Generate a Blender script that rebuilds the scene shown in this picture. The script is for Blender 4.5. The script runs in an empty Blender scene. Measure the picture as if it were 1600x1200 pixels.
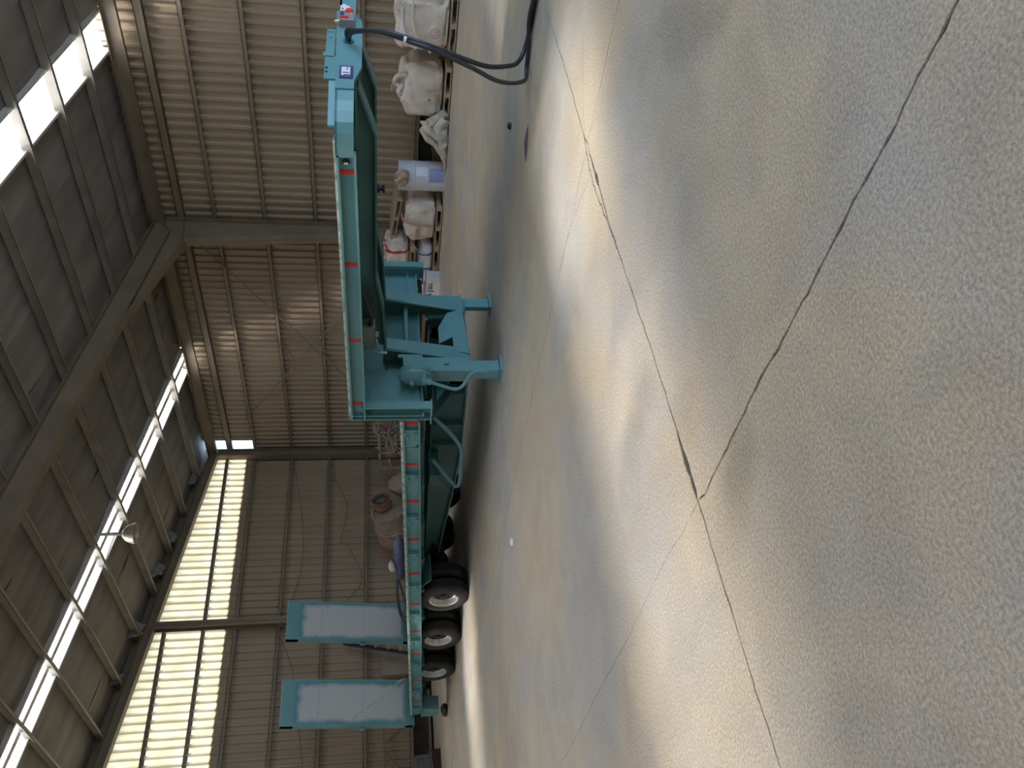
import bpy, math, random
from mathutils import Vector, Matrix, noise
random.seed(7)
R_ = math.radians
D = bpy.data
scene = bpy.context.scene
COL = scene.collection

# ------------------------------------------------------------------ camera
# the photograph lies on its side: the camera is rolled a quarter turn
F_PX, PITCH, AZ, CAM_H = 1290.0, math.atan(219 / 1290.0), R_(48.4), 1.6
Fh = Vector((math.cos(AZ), math.sin(AZ), 0)); Zv = Vector((0, 0, 1))
Rt = Vector((math.sin(AZ), -math.cos(AZ), 0))
Fw = math.cos(PITCH) * Fh - math.sin(PITCH) * Zv
Up = math.cos(PITCH) * Zv + math.sin(PITCH) * Fh
cam = D.cameras.new('camera'); cam_o = D.objects.new('camera', cam); COL.objects.link(cam_o)
cam.sensor_fit = 'HORIZONTAL'; cam.sensor_width = 36.0; cam.lens = F_PX / 1600 * 36.0
cam.clip_start = 0.05; cam.clip_end = 300
m = Matrix.Identity(4)
for i, a in enumerate((-Up, Rt, -Fw)):
    for k in range(3): m[k][i] = a[k]
m[0][3], m[1][3], m[2][3] = 0, 0, CAM_H
cam_o.matrix_world = m
scene.camera = cam_o

# ------------------------------------------------------------------ world, sun, exposure
w = D.worlds.new('sky'); scene.world = w; w.use_nodes = True
bg = w.node_tree.nodes['Background']
bg.inputs[0].default_value = (0.47, 0.70, 1.0, 1); bg.inputs[1].default_value = 5.4
sun = D.lights.new('sun', 'SUN'); sun.energy = 21.0; sun.angle = R_(9); sun.color = (1.0, 0.97, 0.93)
sun_o = D.objects.new('sun', sun); COL.objects.link(sun_o)
sun_o.rotation_euler = Vector((0.5, -0.5, -1)).to_track_quat('-Z', 'Y').to_euler()
sun_o.location = (0, 0, 30)
# extra wide sun lamp added to stand in for scatter in the fibreglass sheets
scatter = D.lights.new('sun_scatter_helper', 'SUN'); scatter.energy = 22.0; scatter.angle = R_(62); scatter.color = (0.96, 0.98, 1.0)
scatter_o = D.objects.new('sun_scatter_helper', scatter); COL.objects.link(scatter_o); scatter_o.rotation_euler = sun_o.rotation_euler; scatter_o.location = (1, 0, 30)
vs = scene.view_settings
vs.view_transform = 'Standard'; vs.look = 'None'; vs.gamma = 1.0; vs.use_curve_mapping = False
vs.exposure = 0.06
SKY_EMIT = 4.2        # daylight glow of the fibreglass roof lights

# ------------------------------------------------------------------ materials
MATS = {}
def srgb(r, g, b):
    f = lambda c: (c / 255 / 12.92) if c / 255 <= 0.04045 else ((c / 255 + 0.055) / 1.055) ** 2.4
    return (f(r), f(g), f(b), 1)
def mat(name, col, rough=0.6, metal=0.0, col2=None, scale=4.0, mix=(0.35, 0.7), bump=0.0, bscale=40.0,
        stretch=(1, 1, 1), spec=0.5, detail=4.0):
    """procedural principled material: two colours mixed by noise, optional fine relief"""
    if name in MATS: return MATS[name]
    mt = D.materials.new(name); mt.use_nodes = True; nt = mt.node_tree; N = nt.nodes; L = nt.links
    b = N['Principled BSDF']; b.inputs['Roughness'].default_value = rough; b.inputs['Metallic'].default_value = metal
    b.inputs['Specular IOR Level'].default_value = spec
    tc = N.new('ShaderNodeTexCoord'); mp = N.new('ShaderNodeMapping'); mp.inputs['Scale'].default_value = stretch
    L.new(tc.outputs['Object'], mp.inputs['Vector'])
    no = N.new('ShaderNodeTexNoise'); no.inputs['Scale'].default_value = scale; no.inputs['Detail'].default_value = detail
    L.new(mp.outputs[0], no.inputs['Vector'])
    cr = N.new('ShaderNodeValToRGB'); cr.color_ramp.elements[0].position = mix[0]; cr.color_ramp.elements[1].position = mix[1]
    cr.color_ramp.elements[0].color = col; cr.color_ramp.elements[1].color = col2 or tuple(min(1, c * 0.86) for c in col[:3]) + (1,)
    L.new(no.outputs['Fac'], cr.inputs[0]); L.new(cr.outputs[0], b.inputs['Base Color'])
    if bump:
        n2 = N.new('ShaderNodeTexNoise'); n2.inputs['Scale'].default_value = bscale; n2.inputs['Detail'].default_value = 3
        L.new(mp.outputs[0], n2.inputs['Vector'])
        bp = N.new('ShaderNodeBump'); bp.inputs['Strength'].default_value = bump; bp.inputs['Distance'].default_value = 0.02
        L.new(n2.outputs['Fac'], bp.inputs['Height']); L.new(bp.outputs[0], b.inputs['Normal'])
    MATS[name] = mt; return mt

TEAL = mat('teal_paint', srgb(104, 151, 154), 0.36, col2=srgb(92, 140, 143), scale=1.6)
TEALD = mat('teal_paint_shaded', srgb(74, 118, 118), 0.5, col2=srgb(62, 102, 102), scale=2.0)  # darker copy of the teal, shade of the underframe put into the colour
EDGE = mat('worn_lit_deck_steel', srgb(196, 198, 184), 0.55, col2=srgb(120, 150, 146), scale=9, mix=(0.45, 0.62), stretch=(1, 1, 1))  # worn deck, with the sunlit white of its edges put into the colour
RED = mat('red_reflector', srgb(240, 50, 52), 0.35, col2=srgb(222, 40, 44))
TYRE = mat('tyre_rubber', srgb(34, 33, 32), 0.85, col2=srgb(50, 48, 44), scale=6, bump=0.15)
RIM = mat('rim_silver', srgb(205, 205, 203), 0.38, 0.6, col2=srgb(175, 175, 172), scale=5)
DARK = mat('dark_steel', srgb(40, 40, 42), 0.6)
HOSE = mat('black_hose', srgb(40, 44, 50), 0.42)
RAMPG = None
SHEET = mat('wall_sheet_beige', srgb(162, 143, 118), 0.48, 0.0, col2=srgb(146, 129, 106), scale=1.2, stretch=(1, 1, 0.15))
FRAME = mat('frame_steel_beige', srgb(130, 115, 95), 0.55, col2=srgb(114, 101, 83), scale=1.5)
PURL = mat('purlin_galvanised', srgb(150, 144, 134), 0.5, 0.1, col2=srgb(130, 124, 114), scale=2)
LINING = mat('roof_lining', srgb(136, 130, 124), 0.7, col2=srgb(112, 106, 101), scale=1.8, stretch=(0.25, 1.5, 1), bump=0.5, bscale=9)
PLINTH = mat('plinth_dark', srgb(48, 46, 46), 0.9, col2=srgb(70, 66, 62), scale=3)
WOOD = mat('pallet_wood', srgb(182, 160, 132), 0.8, col2=srgb(146, 126, 102), scale=5, stretch=(6, 1, 6))
BAG = mat('bag_dusty', srgb(216, 204, 189), 0.75, col2=srgb(184, 172, 158), scale=3.0, bump=0.4, bscale=14)
BAGL = mat('bag_pale', srgb(222, 211, 197), 0.7, col2=srgb(192, 175, 158), scale=3.0, bump=0.4, bscale=16)
BAGW = mat('bag_white', srgb(226, 222, 224), 0.65, col2=srgb(208, 204, 200), scale=3.0, bump=0.3, bscale=14)
def striped(name, base, ys_, half, col, top=None):
    """woven bag with printed stripes across its y axis"""
    mt = base.copy(); mt.name = name; nt = mt.node_tree; N = nt.nodes; L = nt.links; b = N['Principled BSDF']
    src = b.inputs['Base Color'].links[0].from_socket
    tc = N.new('ShaderNodeTexCoord'); sp = N.new('ShaderNodeSeparateXYZ'); L.new(tc.outputs['Object'], sp.inputs[0])
    for y_ in ys_:
        a = N.new('ShaderNodeMath'); a.operation = 'COMPARE'; a.inputs[1].default_value = y_; a.inputs[2].default_value = half; L.new(sp.outputs['Y'], a.inputs[0])
        mx_ = N.new('ShaderNodeMix'); mx_.data_type = 'RGBA'; L.new(a.outputs[0], mx_.inputs[0]); L.new(src, mx_.inputs[6]); mx_.inputs[7].default_value = col; src = mx_.outputs[2]
    L.new(src, b.inputs['Base Color']); return mt
STRIPE_R = mat('stripe_red', srgb(178, 52, 56), 0.7)
STRIPE_B = mat('stripe_blue', srgb(92, 98, 150), 0.7)
PINK = mat('faded_red_print', srgb(186, 140, 132), 0.75)
DRUMM = mat('drum_pale', srgb(204, 204, 206), 0.42, col2=srgb(188, 190, 194), scale=2)
DRUMB = mat('drum_blue', srgb(140, 148, 186), 0.42)
CLOTH = mat('dusty_cloth', srgb(206, 196, 180), 0.9, col2=srgb(170, 160, 146), scale=5, bump=0.4, bscale=20)
BOARD = mat('brown_board', srgb(112, 94, 78), 0.8, col2=srgb(92, 76, 62), scale=3, stretch=(1, 1, 6))
CARD = mat('carton_white', srgb(206, 204, 202), 0.7, col2=srgb(190, 188, 184))
INK = mat('carton_ink', srgb(78, 82, 92), 0.7)
CARDR = mat('carton_band', srgb(150, 96, 96), 0.7)
JUNK = mat('dusty_brown_metal', srgb(158, 140, 121), 0.8, col2=srgb(130, 115, 100), scale=5, bump=0.2)
RUST = mat('rusty_casing', srgb(132, 84, 66), 0.7, col2=srgb(120, 100, 84), scale=7)
NAVY = mat('navy_cloth', srgb(72, 76, 108), 0.9, col2=srgb(54, 58, 84), scale=6, bump=0.4)
WHITE = mat('white_tag', srgb(228, 226, 232), 0.5, col2=srgb(214, 210, 220))
BLUEP = mat('plate_navy', srgb(62, 66, 112), 0.4)
CABLE = mat('grey_cable', srgb(120, 106, 92), 0.7)
LAMP = mat('lamp_enamel', srgb(176, 166, 148), 0.4, 0.2)
TRIMW = mat('pale_flashing', srgb(190, 184, 176), 0.5)
GREYB = mat('weathered_grey_crate', srgb(118, 116, 112), 0.85, col2=srgb(92, 98, 102), scale=5)
DUST = mat('dust_dark', srgb(78, 72, 64), 1.0)

def floor_mat():
    mt = D.materials.new('concrete_floor'); mt.use_nodes = True; nt = mt.node_tree; N = nt.nodes; L = nt.links
    b = N['Principled BSDF']; b.inputs['Specular IOR Level'].default_value = 0.35
    tc = N.new('ShaderNodeTexCoord')
    def nz(scale, detail=4, stretch=(1, 1, 1), rough=0.55, dist=0.0):
        mp = N.new('ShaderNodeMapping'); mp.inputs['Scale'].default_value = stretch
        L.new(tc.outputs['Object'], mp.inputs[0])
        n = N.new('ShaderNodeTexNoise'); n.inputs['Scale'].default_value = scale; n.inputs['Detail'].default_value = detail
        n.inputs['Roughness'].default_value = rough; n.inputs['Distortion'].default_value = dist
        L.new(mp.outputs[0], n.inputs['Vector']); return n
    def ramp(src, p0, c0, p1, c1):
        r = N.new('ShaderNodeValToRGB'); e = r.color_ramp.elements
        e[0].position = p0; e[0].color = c0; e[1].position = p1; e[1].color = c1; L.new(src, r.inputs[0]); return r
    def mixc(f, a, bb, mode='MIX'):
        x = N.new('ShaderNodeMix'); x.data_type = 'RGBA'; x.blend_type = mode
        if isinstance(f, float): x.inputs[0].default_value = f
        else: L.new(f, x.inputs[0])
        L.new(a, x.inputs[6]); L.new(bb, x.inputs[7]); return x.outputs[2]
    big = ramp(nz(0.55, 4, dist=0.6).outputs['Fac'], 0.38, srgb(207, 192, 168), 0.62, srgb(190, 184, 176))
    med = ramp(nz(1.7, 6, rough=0.6, dist=0.8).outputs['Fac'], 0.34, (0.89, 0.885, 0.88, 1), 0.6, (1.03, 1.02, 1.0, 1))
    warm = ramp(nz(0.9, 3, (1.0, 0.5, 1)).outputs['Fac'], 0.5, (1, 1, 1, 1), 0.72, (1.04, 0.97, 0.88, 1))
    fine = ramp(nz(70, 3, rough=0.7).outputs['Fac'], 0.35, (0.62, 0.62, 0.62, 1), 0.66, (1.18, 1.18, 1.17, 1))
    pit = ramp(nz(130, 2, rough=0.6).outputs['Fac'], 0.22, (0.45, 0.44, 0.42, 1), 0.34, (1, 1, 1, 1))
    c = mixc(1.0, big.outputs[0], med.outputs[0], 'MULTIPLY'); c = mixc(1.0, c, warm.outputs[0], 'MULTIPLY')
    c = mixc(1.0, c, fine.outputs[0], 'MULTIPLY'); c = mixc(0.7, c, pit.outputs[0], 'MULTIPLY')
    # old stains with a shape of their own (oil, tyre scrub)
    for (sx, sy, ax_, ay_, rot, dark) in ((4.02, 1.75, 0.5, 0.22, 0.55, 0.72), (1.98, 2.85, 0.16, 0.3, 0.2, 0.74), (3.0, 3.9, 0.2, 0.5, 0.3, 0.84), (2.55, 3.2, 0.22, 0.2, 0, 0.9)):
        mp = N.new('ShaderNodeMapping'); mp.vector_type = 'TEXTURE'
        mp.inputs['Location'].default_value = (sx, sy, 0); mp.inputs['Rotation'].default_value = (0, 0, rot); mp.inputs['Scale'].default_value = (ax_, ay_, 1)
        L.new(tc.outputs['Object'], mp.inputs[0])
        ln = N.new('ShaderNodeVectorMath'); ln.operation = 'LENGTH'; L.new(mp.outputs[0], ln.inputs[0])
        ad = N.new('ShaderNodeMath'); ad.operation = 'MULTIPLY_ADD'; ad.inputs[1].default_value = 1.6; L.new(nz(5, 5, rough=0.7).outputs['Fac'], ad.inputs[0]); L.new(ln.outputs['Value'], ad.inputs[2])
        st = ramp(ad.outputs[0], 0.0, (1, 1, 1, 1), 1.0, (1, 1, 1, 1))
        mr = N.new('ShaderNodeMapRange'); mr.inputs[1].default_value = 1.2; mr.inputs[2].default_value = 2.0; mr.inputs[3].default_value = dark; mr.inputs[4].default_value = 1.0
        L.new(ad.outputs[0], mr.inputs[0]); N.remove(st)
        c = mixc(1.0, c, mr.outputs[0], 'MULTIPLY')
    L.new(c, b.inputs['Base Color'])
    rr = ramp(nz(2.2, 4).outputs['Fac'], 0.3, (0.42, 0.42, 0.42, 1), 0.7, (0.62, 0.62, 0.62, 1)); L.new(rr.outputs[0], b.inputs['Roughness'])
    h = nz(55, 4, rough=0.65)
    bp = N.new('ShaderNodeBump'); bp.inputs['Strength'].default_value = 0.55; bp.inputs['Distance'].default_value = 0.014
    L.new(h.outputs['Fac'], bp.inputs['Height']); L.new(bp.outputs[0], b.inputs['Normal'])
    return mt
FLOOR = floor_mat()

def ramp_plate_mat():
    """teal ramp whose middle is worn to pale grey metal (object coordinates of one ramp)"""
    mt = D.materials.new('ramp_worn_plate'); mt.use_nodes = True; nt = mt.node_tree; N = nt.nodes; L = nt.links
    b = N['Principled BSDF']; b.inputs['Roughness'].default_value = 0.5
    tc = N.new('ShaderNodeTexCoord'); sp = N.new('ShaderNodeSeparateXYZ'); L.new(tc.outputs['Object'], sp.inputs[0])
    no = N.new('ShaderNodeTexNoise'); no.inputs['Scale'].default_value = 3.5; no.inputs['Detail'].default_value = 4
    L.new(tc.outputs['Object'], no.inputs['Vector'])
    def mth(op, a, bb):
        x = N.new('ShaderNodeMath'); x.operation = op
        for i, q in enumerate((a, bb)):
            if isinstance(q, (int, float)): x.inputs[i].default_value = q
            else: L.new(q, x.inputs[i])
        return x.outputs[0]
    ax = mth('SUBTRACT', 0.45, mth('ABSOLUTE', sp.outputs['X'], 0))
    az = mth('SUBTRACT', 1.17, mth('ABSOLUTE', mth('SUBTRACT', sp.outputs['Z'], 1.15), 0))
    d = mth('MINIMUM', ax, az)
    d = mth('ADD', d, mth('MULTIPLY', mth('SUBTRACT', no.outputs['Fac'], 0.5), 0.22))
    cr = N.new('ShaderNodeValToRGB'); e = cr.color_ramp.elements
    e[0].position = 0.03; e[0].color = srgb(88, 138, 150); e[1].position = 0.14; e[1].color = srgb(186, 187, 186)
    L.new(d, cr.inputs[0]); L.new(cr.outputs[0], b.inputs['Base Color'])
    return mt
RAMPG = ramp_plate_mat()

def glow_mat(name, col, strength, clear):
    """daylight-lit roof sheet: glows, and lets part of the sun straight through"""
    mt = D.materials.new(name); mt.use_nodes = True; nt = mt.node_tree; N = nt.nodes; L = nt.links
    N.remove(N['Principled BSDF']); out = N['Material Output']
    em = N.new('ShaderNodeEmission'); em.inputs[0].default_value = col; em.inputs[1].default_value = strength
    tr = N.new('ShaderNodeBsdfTransparent'); tr.inputs[0].default_value = (clear, clear, clear, 1)
    ad = N.new('ShaderNodeAddShader'); L.new(em.outputs[0], ad.inputs[0]); L.new(tr.outputs[0], ad.inputs[1]); L.new(ad.outputs[0], out.inputs[0])
    return mt
GLOW = glow_mat('roof_light_fibreglass', (0.97, 0.97, 1.0, 1), SKY_EMIT, 0.22)

def translucent_mat():
    mt = D.materials.new('wall_light_fibreglass'); mt.use_nodes = True; nt = mt.node_tree; N = nt.nodes; L = nt.links
    N.remove(N['Principled BSDF']); out = N['Material Output']
    tc = N.new('ShaderNodeTexCoord'); no = N.new('ShaderNodeTexNoise'); no.inputs['Scale'].default_value = 2.0; no.inputs['Detail'].default_value = 7
    mp = N.new('ShaderNodeMapping'); mp.inputs['Scale'].default_value = (2.2, 2.2, 1.0); L.new(tc.outputs['Object'], mp.inputs[0]); L.new(mp.outputs[0], no.inputs['Vector'])
    cr = N.new('ShaderNodeValToRGB'); e = cr.color_ramp.elements
    e[0].position = 0.36; e[0].color = (0.125, 0.093, 0.052, 1); e[1].position = 0.66; e[1].color = (0.172, 0.138, 0.088, 1)
    L.new(no.outputs['Fac'], cr.inputs[0])
    t = N.new('ShaderNodeBsdfTranslucent'); L.new(cr.outputs[0], t.inputs[0])
    d = N.new('ShaderNodeBsdfDiffuse'); d.inputs[0].default_value = (0.22, 0.2, 0.15, 1)
    ad = N.new('ShaderNodeAddShader'); L.new(t.outputs[0], ad.inputs[0]); L.new(d.outputs[0], ad.inputs[1]); L.new(ad.outputs[0], out.inputs[0])
    return mt
WGLOW = translucent_mat()

# ------------------------------------------------------------------ mesh builder
class MB:
    def __init__(s): s.v = []; s.f = []
    def add(s, vs, fs):
        o = len(s.v); s.v += [tuple(p) for p in vs]; s.f += [tuple(i + o for i in f) for f in fs]; return s
    def hexa(s, p):
        return s.add(p, [(0, 3, 2, 1), (4, 5, 6, 7), (0, 1, 5, 4), (1, 2, 6, 5), (2, 3, 7, 6), (3, 0, 4, 7)])
    def box(s, x0, x1, y0, y1, z0, z1):
        return s.hexa([(x0, y0, z0), (x1, y0, z0), (x1, y1, z0), (x0, y1, z0), (x0, y0, z1), (x1, y0, z1), (x1, y1, z1), (x0, y1, z1)])
    def prism(s, poly, f0, f1):
        n = len(poly); a = [f0(*p) for p in poly]; b = [f1(*p) for p in poly]
        fs = [tuple(range(n))[::-1], tuple(range(n, 2 * n))] + [(i, (i + 1) % n, n + (i + 1) % n, n + i) for i in range(n)]
        return s.add(a + b, fs)
    def prism_x(s, poly, x0, x1): return s.prism(poly, lambda y, z: (x0, y, z), lambda y, z: (x1, y, z))
    def prism_y(s, poly, y0, y1): return s.prism(poly, lambda x, z: (x, y0, z), lambda x, z: (x, y1, z))
    def prism_z(s, poly, z0, z1): return s.prism(poly, lambda x, y: (x, y, z0), lambda x, y: (x, y, z1))
    def bar(s, p0, p1, w, h, up=(0, 0, 1)):
        p0, p1, up = Vector(p0), Vector(p1), Vector(up); d = (p1 - p0).normalized()
        a = d.cross(up)
        if a.length < 1e-4: a = d.cross(Vector((1, 0, 0)))
        a.normalize(); u = a.cross(d); a *= w / 2; u *= h / 2
        return s.hexa([p0 - a - u, p0 + a - u, p1 + a - u, p1 - a - u, p0 - a + u, p0 + a + u, p1 + a + u, p1 - a + u])
    def tube(s, pts, r, n=8, closed=False):
        pts = [Vector(p) for p in pts]; N = len(pts); rings = []
        prev = None
        for i, p in enumerate(pts):
            if closed: t = (pts[(i + 1) % N] - pts[i - 1]).normalized()
            else: t = (pts[min(i + 1, N - 1)] - pts[max(i - 1, 0)]).normalized()
            if prev is None:
                a = t.cross(Vector((0, 0, 1)))
                if a.length < 1e-3: a = t.cross(Vector((1, 0, 0)))
            else: a = prev - t * prev.dot(t)
            a.normalize(); prev = a; b = t.cross(a)
            rr = r[i] if isinstance(r, (list, tuple)) else r
            rings.append([p + rr * (math.cos(2 * math.pi * k / n) * a + math.sin(2 * math.pi * k / n) * b) for k in range(n)])
        vs = [q for g in rings for q in g]; fs = []
        for i in range(N if closed else N - 1):
            j = (i + 1) % N
            for k in range(n): fs.append((i * n + k, i * n + (k + 1) % n, j * n + (k + 1) % n, j * n + k))
        if not closed: fs += [tuple(range(n))[::-1], tuple(range((N - 1) * n, N * n))]
        return s.add(vs, fs)
    def lathe(s, prof, o, axis, n=28, closed=True):
        o, axis = Vector(o), Vector(axis).normalized(); a = axis.cross(Vector((0, 0, 1)))
        if a.length < 1e-3: a = Vector((1, 0, 0))
        a.normalize(); b = axis.cross(a); vs = []; fs = []
        for (r, h) in prof:
            for k in range(n):
                t = 2 * math.pi * k / n; vs.append(o + axis * h + r * (math.cos(t) * a + math.sin(t) * b))
        m_ = len(prof)
        for i in range(m_ - 1):
            for k in range(n): fs.append((i * n + k, i * n + (k + 1) % n, (i + 1) * n + (k + 1) % n, (i + 1) * n + k))
        if closed:
            for k in range(n): fs.append(((m_ - 1) * n + k, (m_ - 1) * n + (k + 1) % n, (k + 1) % n, k))
        return s.add(vs, fs)
    def mesh(s, name, o=(0, 0, 0), smooth=None, mt=None):
        me = D.meshes.new(name); o = Vector(o)
        me.from_pydata([tuple(Vector(p) - o) for p in s.v], [], s.f); me.update()
        if smooth:
            me.shade_smooth(); me.set_sharp_from_angle(angle=R_(smooth))
        import bmesh
        bm = bmesh.new(); bm.from_mesh(me); bmesh.ops.recalc_face_normals(bm, faces=bm.faces); bm.to_mesh(me); bm.free()
        if mt: me.materials.append(mt)
        return me
    def build(s, name, mt, parent=None, smooth=None, o=None, loc=None):
        if o is None: o = ORG.get(parent, (0, 0, 0)) if parent else (0, 0, 0)
        ob = D.objects.new(name, s.mesh(name, o, smooth, mt)); COL.objects.link(ob)
        if parent: ob.parent = parent; ORG[ob] = tuple(o)
        else: ob.location = o; ORG[ob] = tuple(o)
        return ob
ORG = {}
def tag(o, label=None, cat=None, group=None, kind=None):
    if label: o['label'] = label
    if cat: o['category'] = cat
    if group: o['group'] = group
    if kind: o['kind'] = kind
    return o
def empty(name, loc, label=None, cat=None, group=None, kind=None):
    o = D.objects.new(name, None); o.empty_display_size = 0.2; COL.objects.link(o); o.location = loc; ORG[o] = tuple(loc)
    return tag(o, label, cat, group, kind)
def link_copy(me_or_ob, name, parent, loc=(0, 0, 0), rot=None):
    me = me_or_ob.data if hasattr(me_or_ob, 'data') else me_or_ob
    o = D.objects.new(name, me); COL.objects.link(o); o.parent = parent; o.location = loc
    if rot: o.rotation_euler = rot
    ORG[o] = ORG.get(parent, (0, 0, 0)); return o
def smoothpath(pts, n=6):
    """Catmull-Rom through points"""
    P = [Vector(p) for p in pts]; P = [2 * P[0] - P[1]] + P + [2 * P[-1] - P[-2]]; out = []
    for i in range(1, len(P) - 2):
        for k in range(n):
            t = k / n; a, b, c, d = P[i - 1], P[i], P[i + 1], P[i + 2]
            out.append(0.5 * ((2 * b) + (c - a) * t + (2 * a - 5 * b + 4 * c - d) * t * t + (3 * b - a - 3 * c + d) * t ** 3))
    out.append(P[-2]); return out

# ================================================================== THE HALL
XW, YG = 17.0, 22.45            # sheet planes of the long wall (right) and the gable (back)
XR, XL, YF = 1.0, -15.0, -5.2  # ridge, left wall, front
SL, Z0 = 0.165, 6.85
def zr(x): return Z0 + SL * (XW - x) if x >= XR else Z0 + SL * (XW - XR) - SL * (XR - x)
SKY = [(-0.95, -0.15, 0), (8.0, 8.82, 0), (17.55, 18.4, 1)]     # roof-light strips (y0, y1, has middle bar)
PURLX = [15.72 - 1.29 * i for i in range(11)]

# --- floor: concrete slabs with open joints
fl = tag(MB().box(XL, XW + 0.2, YF - 9, YG + 0.1, -0.35, -0.008).build('floor', DUST), kind='structure')
XJ = [XL, -4.25, -1.05, 2.15, 5.35, 8.55, 11.75, XW + 0.15]; YJ = [YF - 9, -3.2, 3.3, 9.8, 16.3, YG + 0.05]
def jit(line, s, axis):
    n = noise.noise(Vector((s * 1.1, line * 3.7, axis * 9.1))) * 0.02 + noise.noise(Vector((s * 5.5, line * 2.1, axis * 5.0))) * 0.012 + noise.noise(Vector((s * 17, line, axis))) * 0.008
    if axis == 1 and line == 3.3: n += 0.05 * max(0, 1 - abs(s - 4.6) / 1.4)
    return n
def gap(line, s, axis):
    g = 0.0022
    if axis == 1 and line == 3.3: g = 0.0055 + 0.016 * max(0, 1 - abs(s - 2.35) / 0.28) + 0.014 * max(0, 1 - abs(s - 4.95) / 0.35)
    if axis == 0 and line == 2.15: g = 0.0065 if s < 3.3 else 0.002
    if axis == 0 and line == 5.35: g = 0.0045
    if axis == 1 and line not in (3.3,): g = 0.0018
    g += 0.9 * g * noise.noise(Vector((s * 14, line, axis * 3)))
    return max(0.0008, g)
def jline(line, s0, s1, axis, side, lo, hi):
    n = max(2, int(abs(s1 - s0) / 0.05)); out = []
    edge = line in (lo, hi)
    for k in range(n + 1):
        s = s0 + (s1 - s0) * k / n; fade = min(1, k / 2, (n - k) / 2)
        d = 0 if edge else jit(line, s, axis) * fade + side * gap(line, s, axis)
        out.append((line + d, s) if axis == 0 else (s, line + d))
    return out
for i in range(len(XJ) - 1):
    for j in range(len(YJ) - 1):
        x0, x1, y0, y1 = XJ[i], XJ[i + 1], YJ[j], YJ[j + 1]
        poly = jline(y0, x0, x1, 1, +1, YJ[0], YJ[-1])[:-1] + jline(x1, y0, y1, 0, -1, XJ[0], XJ[-1])[:-1] + \
               jline(y1, x1, x0, 1, -1, YJ[0], YJ[-1])[:-1] + jline(x0, y1, y0, 0, +1, XJ[0], XJ[-1])[:-1]
        sb = MB().prism_z(poly, -0.06, 0.0).build('floor_slab', FLOOR, fl)

def crack(pts, wd, seed):
    P = smoothpath([(x, y, 0) for x, y in pts], 14); mb = MB(); vs = []
    for i, p in enumerate(P):
        t = (P[min(i + 1, len(P) - 1)] - P[max(i - 1, 0)]).normalized(); a = Vector((-t.y, t.x, 0))
        o_ = 0.02 * noise.noise(Vector((i * 0.35, seed, 0))) + 0.008 * noise.noise(Vector((i * 1.1, seed, 3)))
        w_ = wd * (0.5 + 0.9 * abs(noise.noise(Vector((i * 0.5, seed, 8))))) * min(1, i / 3, (len(P) - 1 - i) / 3)
        vs += [p + a * (o_ - w_) + Vector((0, 0, 0.0006)), p + a * (o_ + w_) + Vector((0, 0, 0.0006))]
    mb.add(vs, [(2 * i, 2 * i + 1, 2 * i + 3, 2 * i + 2) for i in range(len(P) - 1)]); return mb.build('floor_crack', DUST, fl)
crack([(6.9, 2.2), (6.32, 2.66), (5.58, 3.25), (5.1, 3.45)], 0.003, 1)
crack([(5.5, 3.33), (5.2, 3.39), (4.9, 3.41), (4.5, 3.37), (4.1, 3.34)], 0.008, 2)
crack([(5.1, 3.4), (5.3, 4.0), (5.38, 4.7)], 0.0025, 3)
# --- corrugated sheets
PITCH_R, RIB = 0.22, 0.05
def corr(width, lap=True):
    """profile (u, depth) of trapezoid ribs over a sheet width"""
    pts = []; n = int(round(width / PITCH_R))
    for k in range(n):
        u = k * PITCH_R; pts += [(u, 0), (u + 0.115, 0), (u + 0.14, RIB), (u + 0.195, RIB)]
    pts += [(n * PITCH_R, 0)] + ([(n * PITCH_R + 0.1, 0.003)] if lap else []); return pts
def sheet_mesh(name, fpos, width, ztop, zbot, mt, lap=True):
    """fpos(u, d, z) -> xyz ; ztop/zbot functions of u"""
    mb = MB(); P = corr(width, lap)
    vs = [fpos(u, d, zbot(u)) for u, d in P] + [fpos(u, d, ztop(u)) for u, d in P]; n = len(P)
    mb.add(vs, [(i, i + 1, n + i + 1, n + i) for i in range(n - 1)])
    me = D.meshes.new(name); me.from_pydata(mb.v, [], mb.f); me.update(); me.materials.append(mt); return me
SW = 1.1
# long wall on the right, seen from inside
wr = tag(MB().box(XW - 0.02, XW + 0.3, YF, YG + 0.1, -0.2, 0.06).build('wall_right', PLINTH), kind='structure')
me = sheet_mesh('wall_sheet', lambda u, d, z: (-d, u, z), SW, lambda u: 7.2, lambda u: 0.52, SHEET)
y = YG
k = 0
me_low = sheet_mesh('wall_sheet', lambda u, d, z: (-d, u, z), 0.66, lambda u: 5.33, lambda u: 0.52, SHEET)
link_copy(me_low, 'wall_sheet', wr, (XW, YG - 0.66, 0))      # beside the corner the upper sheet is missing: daylight
y = YG - 0.66
while y > YF:
    y -= SW; link_copy(me, 'wall_sheet', wr, (XW + (0.004 if k % 2 else 0), y, 0)); k += 1
MB().box(XW + 0.005, XW + 0.2, YF, YG, 0.0, 0.6).build('plinth_backing', PLINTH, wr)
MB().box(XW - 0.14, XW + 0.02, YF, YG, 0.10, 0.19).build('base_rail', FRAME, wr)
for q in range(9):
    yy = YG - 1.4 - q * 1.9
    MB().box(XW - 0.1, XW + 0.04, yy - 0.06, yy + 0.06, 0.19, 0.54).build('stub_post', FRAME, wr)
GZ = [0.58, 1.78, 2.97, 4.17, 5.33]
def girt_x(z, y0, y1, xin, dep=0.15, h=0.085):
    mb = MB(); t = 0.012
    mb.box(xin, xin + t, y0, y1, z - h / 2, z + h / 2)            # face
    mb.box(xin, xin + dep, y0, y1, z + h / 2 - t, z + h / 2)      # top web
    mb.box(xin + dep - t, xin + dep, y0, y1, z - h / 2, z + h / 2)
    return mb
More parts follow.
